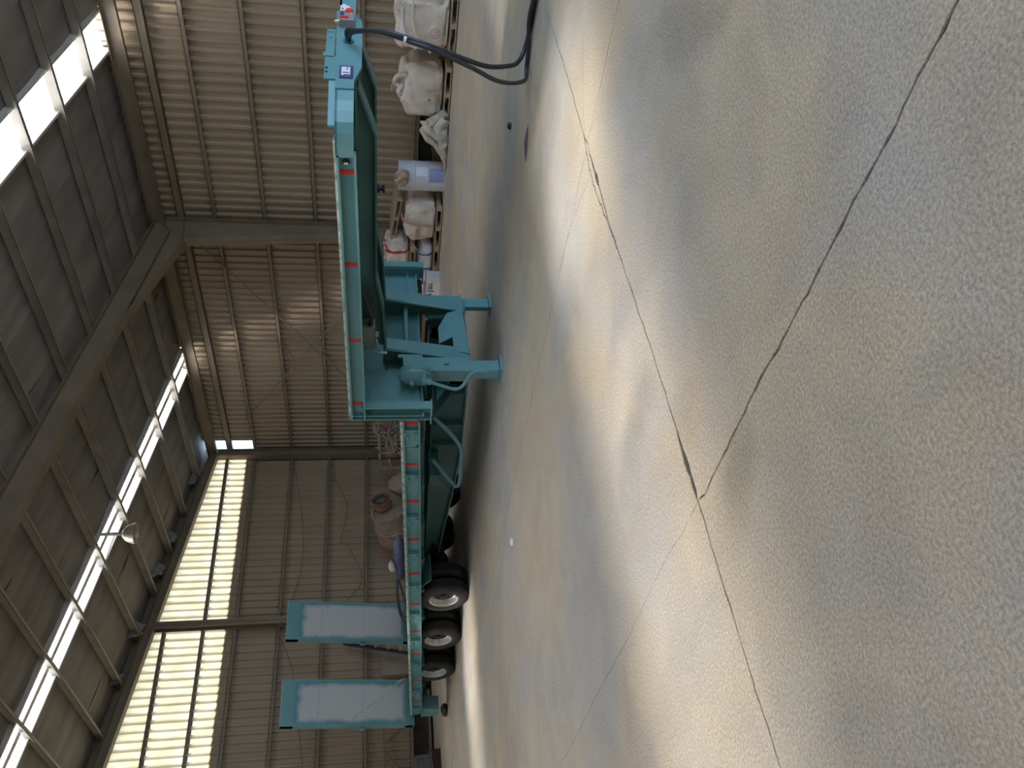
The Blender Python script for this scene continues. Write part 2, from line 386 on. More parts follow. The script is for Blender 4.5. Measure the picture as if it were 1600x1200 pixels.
FRY = [22.2, 13.05, 4.1, -5.0]          # portal frames
for z in GZ:
    for a, b in zip(FRY[:-1], FRY[1:]):
        girt_x(z, b + 0.0, a, 16.84).build('girt', FRAME, wr)
for (p, q) in [((16.78, 13.5, 5.95), (16.78, 20.9, 0.7)), ((16.78, 20.6, 5.5), (16.78, 13.4, 0.6))]:
    MB().tube([p, q], 0.017, 6).build('brace_rod', FRAME, wr)
MB().tube([(16.76, 17.45, 3.95), (16.76, 17.45, 2.1)], 0.014, 6).build('hanging_wire', FRAME, wr)
cl = MB(); cl.tube(smoothpath([(16.72, 17.15, 4.2), (16.7, 17.25, 4.0), (16.72, 17.5, 3.9), (16.7, 17.8, 3.75)]), 0.018, 6)
cl.build('torn_strip', CABLE, wr)

# gable wall at the back
wb = tag(MB().box(XL, XW + 0.2, YG - 0.02, YG + 0.3, -0.2, 0.06).build('wall_back', PLINTH), kind='structure')
me = sheet_mesh('wall_sheet', lambda u, d, z: (u, -d, z), SW, lambda u: 5.62, lambda u: 0.52, SHEET)
x = XW; k = 0
while x > XL:
    x -= SW; link_copy(me, 'wall_sheet', wb, (x, YG + (0.004 if k % 2 else 0), 0)); k += 1
MB().box(XL, XW, YG + 0.005, YG + 0.2, 0.0, 0.6).build('plinth_backing', PLINTH, wb)
MB().box(3.0, XW, YG - 0.14, YG + 0.02, 0.06, 0.12).build('base_rail', FRAME, wb)
def girt_y(z, x0, x1, yin, dep=0.15, h=0.085):
    mb = MB(); t = 0.012
    mb.box(x0, x1, yin, yin + t, z - h / 2, z + h / 2); mb.box(x0, x1, yin, yin + dep, z + h / 2 - t, z + h / 2)
    mb.box(x0, x1, yin + dep - t, yin + dep, z - h / 2, z + h / 2); return mb
GCX = [10.82, 4.85, -1.1]                # gable posts
xs = [XW] + GCX + [-7]
for z in GZ + [6.18]:
    for a, b in zip(xs[:-1], xs[1:]):
        girt_y(z, b, a, YG - 0.16).build('girt', FRAME, wb)
girt_y(7.2, GCX[1], GCX[0], YG - 0.16).build('girt', FRAME, wb)
# translucent upper sheets of the gable
wl = empty('window_1', (0, 0, 0), kind='structure')
x = XW
while x > XL:
    x -= SW
    x0 = x
    me = sheet_mesh('translucent_sheet', lambda u, d, z: (u, -d, z), SW, lambda u: zr(x0 + u) + 0.12, lambda u: 5.56, WGLOW, False)
    link_copy(me, 'translucent_sheet', wl, (x0, YG - 0.01, 0))

# left wall and front wall (behind the camera): plain sheeting with the big gate left open
wlft = tag(MB().box(XL - 0.2, XL, YF, YG + 0.2, 0, 7.4).build('wall_left', SHEET), kind='structure')
fr = MB(); GATE = (4.0, 14.0, 5.5)
fr.box(XL, GATE[0], YF - 0.2, YF, 0, 9.6); fr.box(GATE[1], XW + 0.2, YF - 0.2, YF, 0, 9.6); fr.box(GATE[0], GATE[1], YF - 0.2, YF, GATE[2], 9.6)
wf = tag(fr.build('wall_front', SHEET), kind='structure')
po = D.lights.new('gate_portal', 'AREA'); po.shape = 'RECTANGLE'; po.size = GATE[1] - GATE[0]; po.size_y = GATE[2]
po.cycles.is_portal = True
po_o = D.objects.new('gate_portal', po); COL.objects.link(po_o); po_o.location = ((GATE[0] + GATE[1]) / 2, YF - 0.1, GATE[2] / 2)
po_o.rotation_euler = (R_(90), 0, 0)

# --- roof: outer skin, lining strips, purlins, rafters
def seg_boxes(mb, y0, y1, t0, t1):
    for (xa, xb) in ((XR, XW + 0.35), (XL - 0.3, XR)):
        mb.hexa([(xa, y0, zr(xa) + t0), (xb, y0, zr(xb) + t0), (xb, y1, zr(xb) + t0), (xa, y1, zr(xa) + t0),
                 (xa, y0, zr(xa) + t1), (xb, y0, zr(xb) + t1), (xb, y1, zr(xb) + t1), (xa, y1, zr(xa) + t1)])
rf = MB(); yb = [YF - 0.3] + [v for s_ in SKY for v in s_[:2]] + [YG + 0.3]
for i in range(0, len(yb), 2): seg_boxes(rf, yb[i], yb[i + 1], 0.09, 0.14)
ce = tag(rf.build('ceiling', FRAME), kind='structure')
def lining(y0, y1, seed):
    mb = MB(); nx, ny = 84, 5; vs = []
    for i in range(nx + 1):
        x = XR + (XW + 0.1 - XR) * i / nx
        for j in range(ny + 1):
            yv = y0 + (y1 - y0) * j / ny
            ph = (15.72 - x) / 1.29; sag = 0.028 * math.sin(math.pi * (ph % 1.0)) ** 2
            n = noise.noise(Vector((x * 1.4, yv * 2.3, seed))) * 0.022 + noise.noise(Vector((x * 0.6, yv * 7, seed + 4))) * 0.008
            vs.append((x, yv, zr(x) + 0.05 - sag + n - 0.012 * (j in (0, ny))))
    fs = [(i * (ny + 1) + j, i * (ny + 1) + j + 1, (i + 1) * (ny + 1) + j + 1, (i + 1) * (ny + 1) + j) for i in range(nx) for j in range(ny)]
    return mb.add(vs, fs)
for i in range(0, len(yb), 2):
    a, b = yb[i], yb[i + 1]
    if i == 0: a = YF
    if i == len(yb) - 2: b = YG
    n = max(1, int(round((b - a) / 1.2)))
    for k in range(n): lining(a + (b - a) * k / n, a + (b - a) * (k + 1) / n, i * 31 + k).build('lining_strip', LINING, ce, smooth=60)
def purlin(x, dep=0.2, fl_=0.075):
    mb = MB(); t = 0.008; zt = zr(x)
    mb.box(x - t / 2, x + t / 2, YF, YG - 0.02, zt - dep, zt)                   # web
    mb.box(x - fl_, x, YF, YG - 0.02, zt - dep, zt - dep + t)                   # bottom flange
    mb.box(x - fl_, x - fl_ + t, YF, YG - 0.02, zt - dep, zt - dep + 0.025)     # lip
    mb.box(x, x + fl_, YF, YG - 0.02, zt - t, zt); return mb
for x in PURLX: purlin(x).build('purlin', PURL, ce)
# eave beam
mb = MB(); mb.box(16.72, 16.74, YF, YG, 6.46, 6.76); mb.box(16.62, 16.74, YF, YG, 6.46, 6.475); mb.box(16.62, 16.74, YF, YG, 6.75, 6.765)
mb.build('eave_beam', FRAME, ce)
mb = MB(); mb.box(16.84, 16.99, YF, YG, 6.02, 6.035); mb.box(16.84, 16.855, YF, YG, 6.02, 6.20); mb.box(16.84, 16.93, YF, YG, 6.185, 6.2); mb.build('eave_channel', FRAME, ce)
def frame_y(yc, gable=False):
    wfl = 0.125; t = 0.014
    # tapered column
    if not gable:
        xi0, xi1 = 16.52, 16.05
        c = MB(); zt = 6.15
        c.hexa([(xi0, yc - wfl, 0), (xi0 + t, yc - wfl, 0), (xi0 + t, yc + wfl, 0), (xi0, yc + wfl, 0),
                (xi1, yc - wfl, zt - 0.2), (xi1 + t, yc - wfl, zt - 0.2), (xi1 + t, yc + wfl, zt - 0.2), (xi1, yc + wfl, zt - 0.2)])
        c.prism_y([(xi0, 0), (16.8, 0), (16.8, 6.6), (xi1, 5.95)], yc - t / 2, yc + t / 2)
        c.box(16.8, 16.8 + t, yc - wfl, yc + wfl, 0, 6.62)
        c.bar((xi1, yc, 5.96), (16.8, yc, 6.05), 2 * wfl, t)
        c.build('column', FRAME, wr)
    else:
        c = MB(); c.box(16.55, 16.565, yc - wfl, yc + wfl, 0, 6.55); c.box(16.8, 16.815, yc - wfl, yc + wfl, 0, 6.6); c.box(16.565, 16.8, yc - t / 2, yc + t / 2, 0, 6.5)
        c.build('column', FRAME, wr)
    # rafter: top flange under the purlins, bottom flange with haunch
    d = 0.46 if not gable else 0.26
    top = lambda x: zr(x) - 0.2
    def bot(x):
        b = top(x) - d
        if not gable and x > 13.3: b -= (x - 13.3) / 2.75 * 0.42
        return b
    r = MB(); xs_ = [XR, 6, 10, 13.3, 16.05] if not gable else [XR, 16.8]
    poly = [(x, bot(x)) for x in xs_] + [(16.8, top(16.8)), (XR, top(XR))]
    r.prism_y(poly, yc - t / 2, yc + t / 2)
    for a, b in zip(xs_[:-1], xs_[1:]):
        r.hexa([(a, yc - wfl, bot(a)), (b, yc - wfl, bot(b)), (b, yc + wfl, bot(b)), (a, yc + wfl, bot(a)),
                (a, yc - wfl, bot(a) + t), (b, yc - wfl, bot(b) + t), (b, yc + wfl, bot(b) + t), (a, yc + wfl, bot(a) + t)])
    r.hexa([(XR, yc - wfl, top(XR) - t), (16.8, yc - wfl, top(16.8) - t), (16.8, yc + wfl, top(16.8) - t), (XR, yc + wfl, top(XR) - t),
            (XR, yc - wfl, top(XR)), (16.8, yc - wfl, top(16.8)), (16.8, yc + wfl, top(16.8)), (XR, yc + wfl, top(XR))])
    if not gable:   # inner straight flange line above the haunch
        a, b = 13.3, 16.3
        r.hexa([(a, yc - wfl * 0.9, top(a) - d), (b, yc - wfl * .9, top(b) - d), (b, yc + wfl * .9, top(b) - d), (a, yc + wfl * .9, top(a) - d),
                (a, yc - wfl * .9, top(a) - d + t), (b, yc - wfl * .9, top(b) - d + t), (b, yc + wfl * .9, top(b) - d + t), (a, yc + wfl * .9, top(a) - d + t)])
    r.build('rafter', FRAME, ce)
for i, yc in enumerate(FRY): frame_y(yc, gable=(i == 0))
for gx in GCX:
    g = MB(); zt = zr(gx) - 0.42; yi = YG - 0.42
    g.box(gx - 0.1, gx + 0.1, yi, yi + 0.012, 0, zt); g.box(gx - 0.1, gx + 0.1, YG - 0.18, YG - 0.168, 0, zt); g.box(gx - 0.006, gx + 0.006, yi, YG - 0.17, 0, zt)
    g.build('gable_post', FRAME, wb)
vb = MB(); vb.hexa([(XR, YG - 0.10, zr(XR) - 0.30), (XW, YG - 0.10, zr(XW) - 0.30), (XW, YG - 0.08, zr(XW) - 0.30), (XR, YG - 0.08, zr(XR) - 0.30),
                    (XR, YG - 0.10, zr(XR) + 0.1), (XW, YG - 0.10, zr(XW) + 0.1), (XW, YG - 0.08, zr(XW) + 0.1), (XR, YG - 0.08, zr(XR) + 0.1)])
vb.build('light_stop_strip', FRAME, wb)  # opaque strip added to shut out bright patches above the gable rafter
# loose cables on the gable
for pts in ([(16.2, 22.2, 4.05), (14.5, 22.25, 3.75), (12.8, 22.25, 3.62), (11.2, 22.22, 3.9)],
            [(15.9, 22.25, 2.85), (14.6, 22.25, 2.35), (13.4, 22.27, 2.55), (13.2, 22.25, 2.3), (12.0, 22.25, 1.9), (11.0, 22.25, 2.75)],
            [(10.7, 22.0, 4.2), (10.3, 22.15, 3.2), (9.9, 22.2, 2.95)], [(10.6, 22.0, 4.15), (10.2, 22.1, 4.0), (9.4, 22.2, 3.7), (8.2, 22.22, 3.5), (6.9, 22.22, 3.3)]):
    MB().tube(smoothpath(pts), 0.012, 6).build('cable', CABLE, wb)
# faint welded cross stiffener low on the gable
mb = MB()
for p, q in (((7.7, 22.28, 1.3), (6.4, 22.28, 1.28)), ((7.4, 22.28, 1.25), (7.8, 22.28, 0.75)), ((7.2, 22.28, 1.22), (6.5, 22.28, 0.68)), ((6.55, 22.28, 1.28), (6.5, 22.28, 0.6))):
    mb.bar(p, q, 0.05, 0.035)
mb.build('patch_frame', FRAME, wb)
# torn lining flaps by the gable rafter
for (x, y_, w_, h_, s_) in ((13.4, 21.75, 0.5, 0.34, 1), (12.4, 21.8, 0.5, 0.3, 2), (15.5, 21.85, 0.5, 0.22, 3), (10.6, 21.75, 0.55, 0.36, 4), (9.3, 21.8, 0.4, 0.26, 5)):
    mb = MB(); vs = []; n1, n2 = 8, 6
    for i in range(n1 + 1):
        for j in range(n2 + 1):
            u, v = i / n1, j / n2
            taper = 1 - 0.5 * v * abs(u - 0.5) * 2
            px = x + (u - 0.5) * w_ * taper + 0.06 * noise.noise(Vector((u * 3, v * 3, s_)))
            vs.append((px, y_ + 0.1 * v * v + 0.05 * noise.noise(Vector((u * 4, v * 4, s_ + 7))), zr(px) + 0.02 - h_ * v * (0.8 + 0.4 * noise.noise(Vector((u * 5, 0, s_))))))
    mb.add(vs, [(i * (n2 + 1) + j, i * (n2 + 1) + j + 1, (i + 1) * (n2 + 1) + j + 1, (i + 1) * (n2 + 1) + j) for i in range(n1) for j in range(n2)])
    mb.build('torn_lining_flap', LINING, ce, smooth=60)

# --- roof lights
WN = 2
ribs = [(k * 0.2) for k in range(7)]
for (y0, y1, bar_) in SKY:
    wi = empty('window_%d' % WN, (0, 0, 0), kind='structure'); WN += 1
    edges = [XW - 0.1] + PURLX + [XR + 0.3]
    for b, a in zip(edges[:-1], edges[1:]):
        mb = MB()
        ys_ = [y0 + (y1 - y0) * q / 10 for q in range(11)]
        vs = []
        for q, yy in enumerate(ys_):
            dz = 0.075 + 0.02 * (q % 2)
            vs += [(a + 0.01, yy, zr(a) + dz), (b - 0.01, yy, zr(b) + dz)]
        mb.add(vs, [(2 * q, 2 * q + 1, 2 * q + 3, 2 * q + 2) for q in range(10)])
        mb.build('roof_light_pane', GLOW, wi)
        wm = MB()          # safety mesh wires under the pane
        for q in range(1, 5):
            yy = y0 + (y1 - y0) * q / 5; wm.bar((a, yy, zr(a) + 0.045), (b, yy, zr(b) + 0.045), 0.006, 0.006)
        for q in range(1, 3):
            xx = a + (b - a) * q / 3; wm.bar((xx, y0, zr(xx) + 0.045), (xx, y1, zr(xx) + 0.045), 0.006, 0.006)
        wm.build('safety_wire', CABLE, wi)
        for yy in (y0, y1): MB().bar((a, yy, zr(a) + 0.02), (b, yy, zr(b) + 0.02), 0.05, 0.20).build('flashing', TRIMW, wi)
        if bar_: MB().bar((a + 0.02, y0 + 0.42, zr(a) - 0.02), (b - 0.02, y0 + 0.42, zr(b) - 0.02), 0.13, 0.03).build('middle_bar', TRIMW, wi)
    xa, xb = XL, XR - 0.2
    mb = MB()
    for q in range(12):
        a, b = xa + (xb - xa) * q / 12, xa + (xb - xa) * (q + 1) / 12 - 0.1
        mb = MB(); mb.add([(a, y0, zr(a) + 0.08), (b, y0, zr(b) + 0.08), (b, y1, zr(b) + 0.08), (a, y1, zr(a) + 0.08)], [(0, 1, 2, 3)])
        mb.build('roof_light_pane', GLOW, wi)

# ================================================================== THE TRAILER
XN, XF_, XC, MBX_ = 6.35, 9.03, 7.69, 7.24
O = (XC, 10.0, 0.0)
T = empty('lowbed_trailer', O, 'long teal three-axle lowbed trailer with raised gooseneck parked across the hall', 'trailer')
def zg(y): return 1.905 - 0.018 * (y - 4.3)          # top of gooseneck rail
def zd(y): return 1.237 - 0.047 * (y - 7.83)         # top of the sloping lower deck
def mx(x): return 2 * XC - x
def rail(mb, xo, sgn, y0, y1, ztop, h, fw=0.085, t=0.02, n=1):
    """channel rail: web set back from the flange edges. sgn=+1 flanges point to -x"""
    ys_ = [y0 + (y1 - y0) * i / n for i in range(n + 1)]
    for a, b in zip(ys_[:-1], ys_[1:]):
        def slab(x0, x1, o0, o1):
            mb.hexa([(x0, a, ztop(a) + o0), (x1, a, ztop(a) + o0), (x1, b, ztop(b) + o0), (x0, b, ztop(b) + o0),
                     (x0, a, ztop(a) + o1), (x1, a, ztop(a) + o1), (x1, b, ztop(b) + o1), (x0, b, ztop(b) + o1)])
        xw = xo + sgn * (fw - 0.02)
        lo, hi = min(xo, xo + sgn * fw), max(xo, xo + sgn * fw)
        slab(lo, hi, -t, 0); slab(lo, hi, -h, -h + t); slab(min(xw, xw + sgn * t), max(xw, xw + sgn * t), -h, 0)
    return mb
GY0, GY1, DY0, DY1 = 4.15, 7.80, 7.85, 17.6
for (xo, sg) in ((XN, 1), (XF_, -1)):
    g = rail(MB(), xo, sg, GY0, GY1, zg, 0.17).build('gooseneck_rail', TEAL, T)
    for yy in (4.37, 5.44, 6.51, 7.57):
        xw = xo + sg * 0.058
        MB().box(min(xw, xw + sg * 0.008), max(xw, xw + sg * 0.008), yy - 0.022, yy + 0.022, zg(yy) - 0.15, zg(yy) - 0.02).build('reflector_strip', RED, g)
    r_ = rail(MB(), xo, sg, DY0, DY1, zd, 0.215).build('deck_rail', TEAL, T)
    for yy in (7.95, 8.81, 9.67, 10.68, 11.70, 12.73, 13.75, 14.71, 15.96, 16.99):
        xw = xo + sg * 0.058
        MB().hexa([(xw, yy - 0.03, zd(yy) - 0.195), (xw + sg * .008, yy - 0.03, zd(yy) - 0.195), (xw + sg * .008, yy + 0.02, zd(yy) - 0.195), (xw, yy + 0.02, zd(yy) - 0.195),
                   (xw, yy - 0.02, zd(yy) - 0.018), (xw + sg * .008, yy - 0.02, zd(yy) - 0.018), (xw + sg * .008, yy + 0.03, zd(yy) - 0.018), (xw, yy + 0.03, zd(yy) - 0.018)]).build('reflector_strip', RED, r_)
    for i, yy in enumerate((8.04, 8.99, 10.0, 11.02, 12.02, 13.0, 14.03, 15.05, 16.35, 17.25)):
        zt = zd(yy)
        xa, xb = xo + sg * 0.006, xo + sg * 0.065
        MB().box(min(xa, xb), max(xa, xb), yy - 0.012, yy + 0.012, zt - 0.205, zt - 0.01).build('stiffener_rib', TEAL, r_)
        # swing-out outrigger bracket: plate with slot bar and hook
        y2 = yy + 0.02
        xp = xo + sg * 0.022
        br = MB(); br.prism_x([(y2, zt - 0.2), (y2, zt - 0.02), (y2 + 0.34, zt - 0.03), (y2 + 0.34, zt - 0.16), (y2 + 0.26, zt - 0.2)], min(xp, xp + sg * .02), max(xp, xp + sg * .02))
        bo = br.build('outrigger_bracket', TEAL, r_)
        xs2 = xo + sg * 0.014
        sl = MB(); sl.tube([(xs2, y2 + 0.07, zt - 0.03), (xs2, y2 + 0.07, zt - 0.062), (xs2, y2 + 0.27, zt - 0.066), (xs2, y2 + 0.27, zt - 0.035)], 0.011, 6)
        sl.build('slot_bar', TEAL, r_)
        hk = MB(); hk.bar((xs2, y2 + 0.04, zt - 0.185), (xs2, y2 + 0.04, zt - 0.155), 0.05, 0.03); hk.bar((xs2, y2 + 0.03, zt - 0.15), (xs2, y2 + 0.2, zt - 0.11), 0.012, 0.012)
        hk.bar((xs2, y2, zt - 0.035), (xs2, y2 + 0.06, zt - 0.035), 0.03, 0.03)
        hk.build('hook', TEAL, r_)
# rib in the first deck bay
for (xo, sg) in ((XN, 1), (XF_, -1)):
    xa, xb = xo + sg * 0.006, xo + sg * 0.065
    MB().box(min(xa, xb), max(xa, xb), 8.385, 8.40, zd(8.39) - 0.205, zd(8.39) - 0.01).build('stiffener_rib', TEAL, T)
# deck plates
d = MB(); d.hexa([(XN + .02, GY0 - 0.1, zg(GY0)), (XF_ - .02, GY0 - 0.1, zg(GY0)), (XF_ - .02, GY1, zg(GY1)), (XN + .02, GY1, zg(GY1)),
                  (XN + .02, GY0 - 0.1, zg(GY0) + .025), (XF_ - .02, GY0 - 0.1, zg(GY0) + .025), (XF_ - .02, GY1, zg(GY1) + .025), (XN + .02, GY1, zg(GY1) + .025)])
d.build('gooseneck_deck_plate', EDGE, T)
d = MB(); d.hexa([(XN + .005, DY0, zd(DY0)), (XF_ - .005, DY0, zd(DY0)), (XF_ - .005, DY1, zd(DY1)), (XN + .005, DY1, zd(DY1)),
                  (XN + .005, DY0, zd(DY0) + .03), (XF_ - .005, DY0, zd(DY0) + .03), (XF_ - .005, DY1, zd(DY1) + .03), (XN + .005, DY1, zd(DY1) + .03)])
d.build('deck_plate', EDGE, T)
# cross members under the decks
for yy in [4.7, 5.6, 6.5]:
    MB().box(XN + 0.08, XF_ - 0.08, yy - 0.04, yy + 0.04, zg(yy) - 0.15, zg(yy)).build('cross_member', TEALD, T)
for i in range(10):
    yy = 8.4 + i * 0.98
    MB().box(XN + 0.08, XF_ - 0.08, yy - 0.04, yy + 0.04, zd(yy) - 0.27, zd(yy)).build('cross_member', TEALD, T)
# inner stringers under the deck edge
for xs_ in (XN + 0.3, mx(XN + 0.3)):
    MB().hexa([(xs_, DY0, zd(DY0) - .28), (xs_ + .06, DY0, zd(DY0) - .28), (xs_ + .06, DY1, zd(DY1) - .24), (xs_, DY1, zd(DY1) - .24),
               (xs_, DY0, zd(DY0)), (xs_ + .06, DY0, zd(DY0)), (xs_ + .06, DY1, zd(DY1)), (xs_, DY1, zd(DY1))]).build('stringer', TEALD, T)
# nose: curved fascia, deep centre box
plan = [(6.35, 4.16), (6.365, 4.06), (6.40, 3.97), (6.46, 3.90), (6.55, 3.845), (6.66, 3.81), (6.80, 3.79)]
plan += [(mx(x), y) for x, y in plan[::-1]]
f = MB()
for (a, b) in zip(plan[:-1], plan[1:]):
    f.hexa([(a[0], a[1], 1.755), (b[0], b[1], 1.755), (b[0], b[1] + .02, 1.755), (a[0], a[1] + .02, 1.755), (a[0], a[1], 1.915), (b[0], b[1], 1.915), (b[0], b[1] + .02, 1.915), (a[0], a[1] + .02, 1.915)])
f.build('nose_fascia', TEAL, T, smooth=30)
nf = MB(); nf.prism_y([(7.2, 1.69), (8.06, 1.69), (8.28, 1.80), (8.28, 1.94), (6.80, 1.915), (6.80, 1.755), (6.95, 1.755)], 3.775, 3.80)
nose = nf.build('nose_plate', TEAL, T)
MB().prism_z(plan, 1.895, 1.915).build('nose_deck', TEAL, T)
MB().box(7.06, 8.28, 3.80, 4.4, 1.735, 1.755).build('coupler_plate', TEALD, T)
MB().box(7.18, 8.2, 3.80, 3.9, 1.70, 1.755).build('coupler_plate_edge', TEALD, T)
hb = MB(); hb.box(7.42, 7.89, 3.78, 3.80, 1.94, 2.02); hb.box(6.97, 7.38, 3.785, 3.80, 1.92, 2.02); hb.box(7.36, 7.43, 3.775, 3.8, 1.94, 2.04)
hb.build('headboard_plate', TEAL, T)
hb2 = MB(); hb2.hexa([(6.45, 3.93, 1.905), (6.97, 3.80, 1.905), (6.97, 3.82, 1.905), (6.45, 3.95, 1.905), (6.45, 3.93, 1.975), (6.97, 3.80, 1.975), (6.97, 3.82, 1.975), (6.45, 3.95, 1.975)])
hb2.build('headboard_strip', TEAL, T)
for (x, z) in ((7.83, 2.0), (7.83, 1.97), (7.72, 1.98), (7.4, 2.0), (7.15, 2.0), (7.08, 2.0)):
    MB().lathe([(0.0, -0.004), (0.011, -0.004), (0.011, 0.0)], (x, 3.777, z), (0, -1, 0), 8, False).build('bolt_hole', DARK, T)
ml = MB().lathe([(0, 0.02), (0.02, 0.018), (0.032, 0.008), (0.034, 0)], (6.405, 4.26, 1.825), (-1, 0, 0), 14, False).build('marker_lamp', DARK, T, smooth=40)
MB().box(6.378, 6.39, 4.252, 4.268, 1.805, 1.845).build('marker_lens', WHITE, ml)
MB().lathe([(0.02, 0), (0.05, 0.0), (0.05, 0.02), (0.03, 0.03), (0.03, 0.06), (0.05, 0.07), (0.05, 0.09), (0.0, 0.09)], (mx(MBX_), 5.75, 1.45), (0, 0, 1), 14, False).build('rubber_stop', DARK, T)
# hose socket and slots
MB().lathe([(0.028, 0), (0.05, 0), (0.05, 0.014), (0.028, 0.014)], (7.66, 3.775, 1.815), (0, -1, 0), 18).build('hose_socket', TEALD, T)
MB().lathe([(0, 0.002), (0.028, 0.002)], (7.66, 3.775, 1.815), (0, -1, 0), 16, False).build('socket_hole', DARK, T)
for (x, z) in ((7.76, 1.815), (7.79, 1.80), (7.80, 1.785)):
    MB().box(x - 0.006, x + 0.006, 3.771, 3.776, z - 0.012, z + 0.012).build('slot', DARK, T)
# connector box with shipping tags
cb = MB().box(7.93, 8.22, 3.70, 3.776, 1.765, 1.905).build('connector_box', mat('clear_wrap', srgb(150, 142, 142), 0.35), T)
MB().prism_y([(8.05, 1.79), (8.20, 1.81), (8.25, 1.87), (8.2, 1.905), (8.10, 1.87)], 3.69, 3.699).build('white_tag', WHITE, cb)
MB().prism_y([(8.06, 1.80), (8.13, 1.775), (8.16, 1.83), (8.09, 1.86)], 3.683, 3.689).build('red_ribbon', RED, cb)
MB().box(8.03, 8.09, 3.69, 3.70, 1.865, 1.90).build('blue_label', BLUEP, cb)
MB().box(7.97, 8.0, 3.69, 3.70, 1.82, 1.9).build('red_label', RED, cb)
MB().box(8.10, 8.16, 3.69, 3.70, 1.872, 1.9).build('white_label', WHITE, cb)
MB().lathe([(0, 0.03), (0.012, 0.025), (0.016, 0.0), (0.016, -0.03)], (7.98, 3.74, 1.925), (0, 0, 1), 10, False).build('brass_knob', mat('brass', srgb(220, 200, 120), 0.35, 0.4), cb)
# maker's plate
pl = MB().box(6.965, 7.18, 3.766, 3.776, 1.765, 1.885).build('maker_plate', BLUEP, T)
MB().box(6.998, 7.15, 3.761, 3.769, 1.79, 1.868).build('plate_face', WHITE, pl)
MB().box(7.0, 7.016, 3.761, 3.768, 1.79, 1.85).build('plate_band', mat('plate_lilac', srgb(150, 150, 200), 0.4), pl)
MB().box(7.10, 7.135, 3.758, 3.764, 1.81, 1.824).build('plate_mark', PINK, pl)
MB().box(7.04, 7.05, 3.758, 3.764, 1.80, 1.86).build('plate_line', BLUEP, pl)
# main longitudinal beams of the gooseneck and drop
MBX = 7.24
for xb in (MBX, mx(MBX)):
    w = MB()
    low = [(3.95, 1.73), (4.46, 1.56), (6.3, 1.55), (6.75, 1.47), (7.41, 1.43)]
    w.prism_x(low + [(7.41, 1.885), (3.95, 1.895)], xb - 0.012, xb + 0.012)
    for a, b in zip(low[:-1], low[1:]): w.bar((xb, a[0], a[1]), (xb, b[0], b[1]), 0.2, 0.022, (0, 0, 1))
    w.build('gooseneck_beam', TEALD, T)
    # drop web running down and back into the lower beam
    w = MB(); w.prism_x([(7.41, 1.46), (7.60, 0.38), (7.75, 0.38), (8.2, 0.36), (8.2, 0.80), (7.75, 0.86), (7.75, 1.46)], xb - 0.012, xb + 0.012)
    w.build('drop_web', TEALD, T)
    w = MB(); w.hexa([(xb - .1, 7.39, 1.46), (xb + .1, 7.39, 1.46), (xb + .1, 7.41, 1.46), (xb - .1, 7.41, 1.46)][::1] + [] if False else
                     [(xb - .11, 7.585, 0.385), (xb + .11, 7.585, 0.385), (xb + .11, 7.61, 0.385), (xb - .11, 7.61, 0.385),
                      (xb - .1, 7.39, 1.46), (xb + .1, 7.39, 1.46), (xb + .1, 7.415, 1.46), (xb - .1, 7.415, 1.46)])
    w.hexa([(xb - .09, 7.435, 1.17), (xb + .09, 7.435, 1.17), (xb + .09, 7.44, 1.17), (xb - .09, 7.44, 1.17),
            (xb - .09, 7.378, 1.45), (xb + .09, 7.378, 1.45), (xb + .09, 7.385, 1.45), (xb - .09, 7.385, 1.45)])
    w.build('drop_post', TEAL, T)
    MB().box(xb - .11, xb + .11, 7.585, 8.2, 0.365, 0.385).build('drop_flange', TEALD, T)
    # lower fish-belly beam
    lo = [(8.0, 0.37), (9.5, 0.335), (10.4, 0.37), (12.45, 0.50), (17.4, 0.52)]
    hi = [(17.4, 0.62), (12.45, 0.70), (8.0, 0.81)]
    w = MB(); w.prism_x(lo + hi, xb - 0.012, xb + 0.012)
    for a, b in zip(lo[:-1], lo[1:]): w.bar((xb, a[0], a[1]), (xb, b[0], b[1]), 0.2, 0.022)
    for a, b in zip(hi[:-1], hi[1:]): w.bar((xb, a[0], a[1]), (xb, b[0], b[1]), 0.2, 0.022)
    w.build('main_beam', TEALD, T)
    sg = -1 if xb < XC else 1
    for yy in (8.25, 8.9, 9.35):
        x0, x1 = sorted((xb, xb + sg * 0.1)); MB().box(x0, x1, yy - 0.006, yy + 0.006, 0.36, 0.78).build('web_stiffener', TEALD, T)
    for yy in (7.85, 8.15):   # triangular gussets behind the bulkhead
        g_ = MB(); xo_ = xb + sg * 0.55; g_.prism_y([(xb, 0.80), (xo_, 0.80), (xb, 0.48)], yy - 0.008, yy + 0.008); g_.build('gusset', TEALD, T)
# bulkhead across the drop, rod, bottom cross plate
bk = MB(); bk.box(XN + .02, XF_ - .02, 7.75, 7.77, 1.0, 1.88); bk.box(XN + .02, XF_ - .02, 7.70, 7.77, 0.98, 1.0)
bk.build('bulkhead', TEAL, T)
MB().box(6.42, 7.12, 7.735, 7.75, 1.16, 1.17).build('bulkhead_seam', TEAL, T)
MB().box(mx(7.12), mx(6.42), 7.71, 7.75, 1.10, 1.12).build('bulkhead_seam', TEAL, T)
MB().box(7.12, mx(7.12), 7.73, 7.75, 1.02, 1.43).build('bulkhead_panel', TEALD, T)
MB().tube([(MBX, 7.6, 1.16), (mx(MBX), 7.6, 1.16)], 0.03, 12).build('cross_rod', TEAL, T, smooth=40)
xp = MB(); xp.prism_y([(7.24, 0.38), (7.28, 0.57), (7.53, 0.57), (7.41, 0.75), (7.69, 0.75), (7.97, 0.62), (8.06, 0.41)], 7.56, 7.58)
xp.build('cross_plate', TEAL, T)
MB().box(7.24, 8.14, 7.58, 7.9, 0.38, 0.395).build('cross_plate_bottom', TEALD, T)
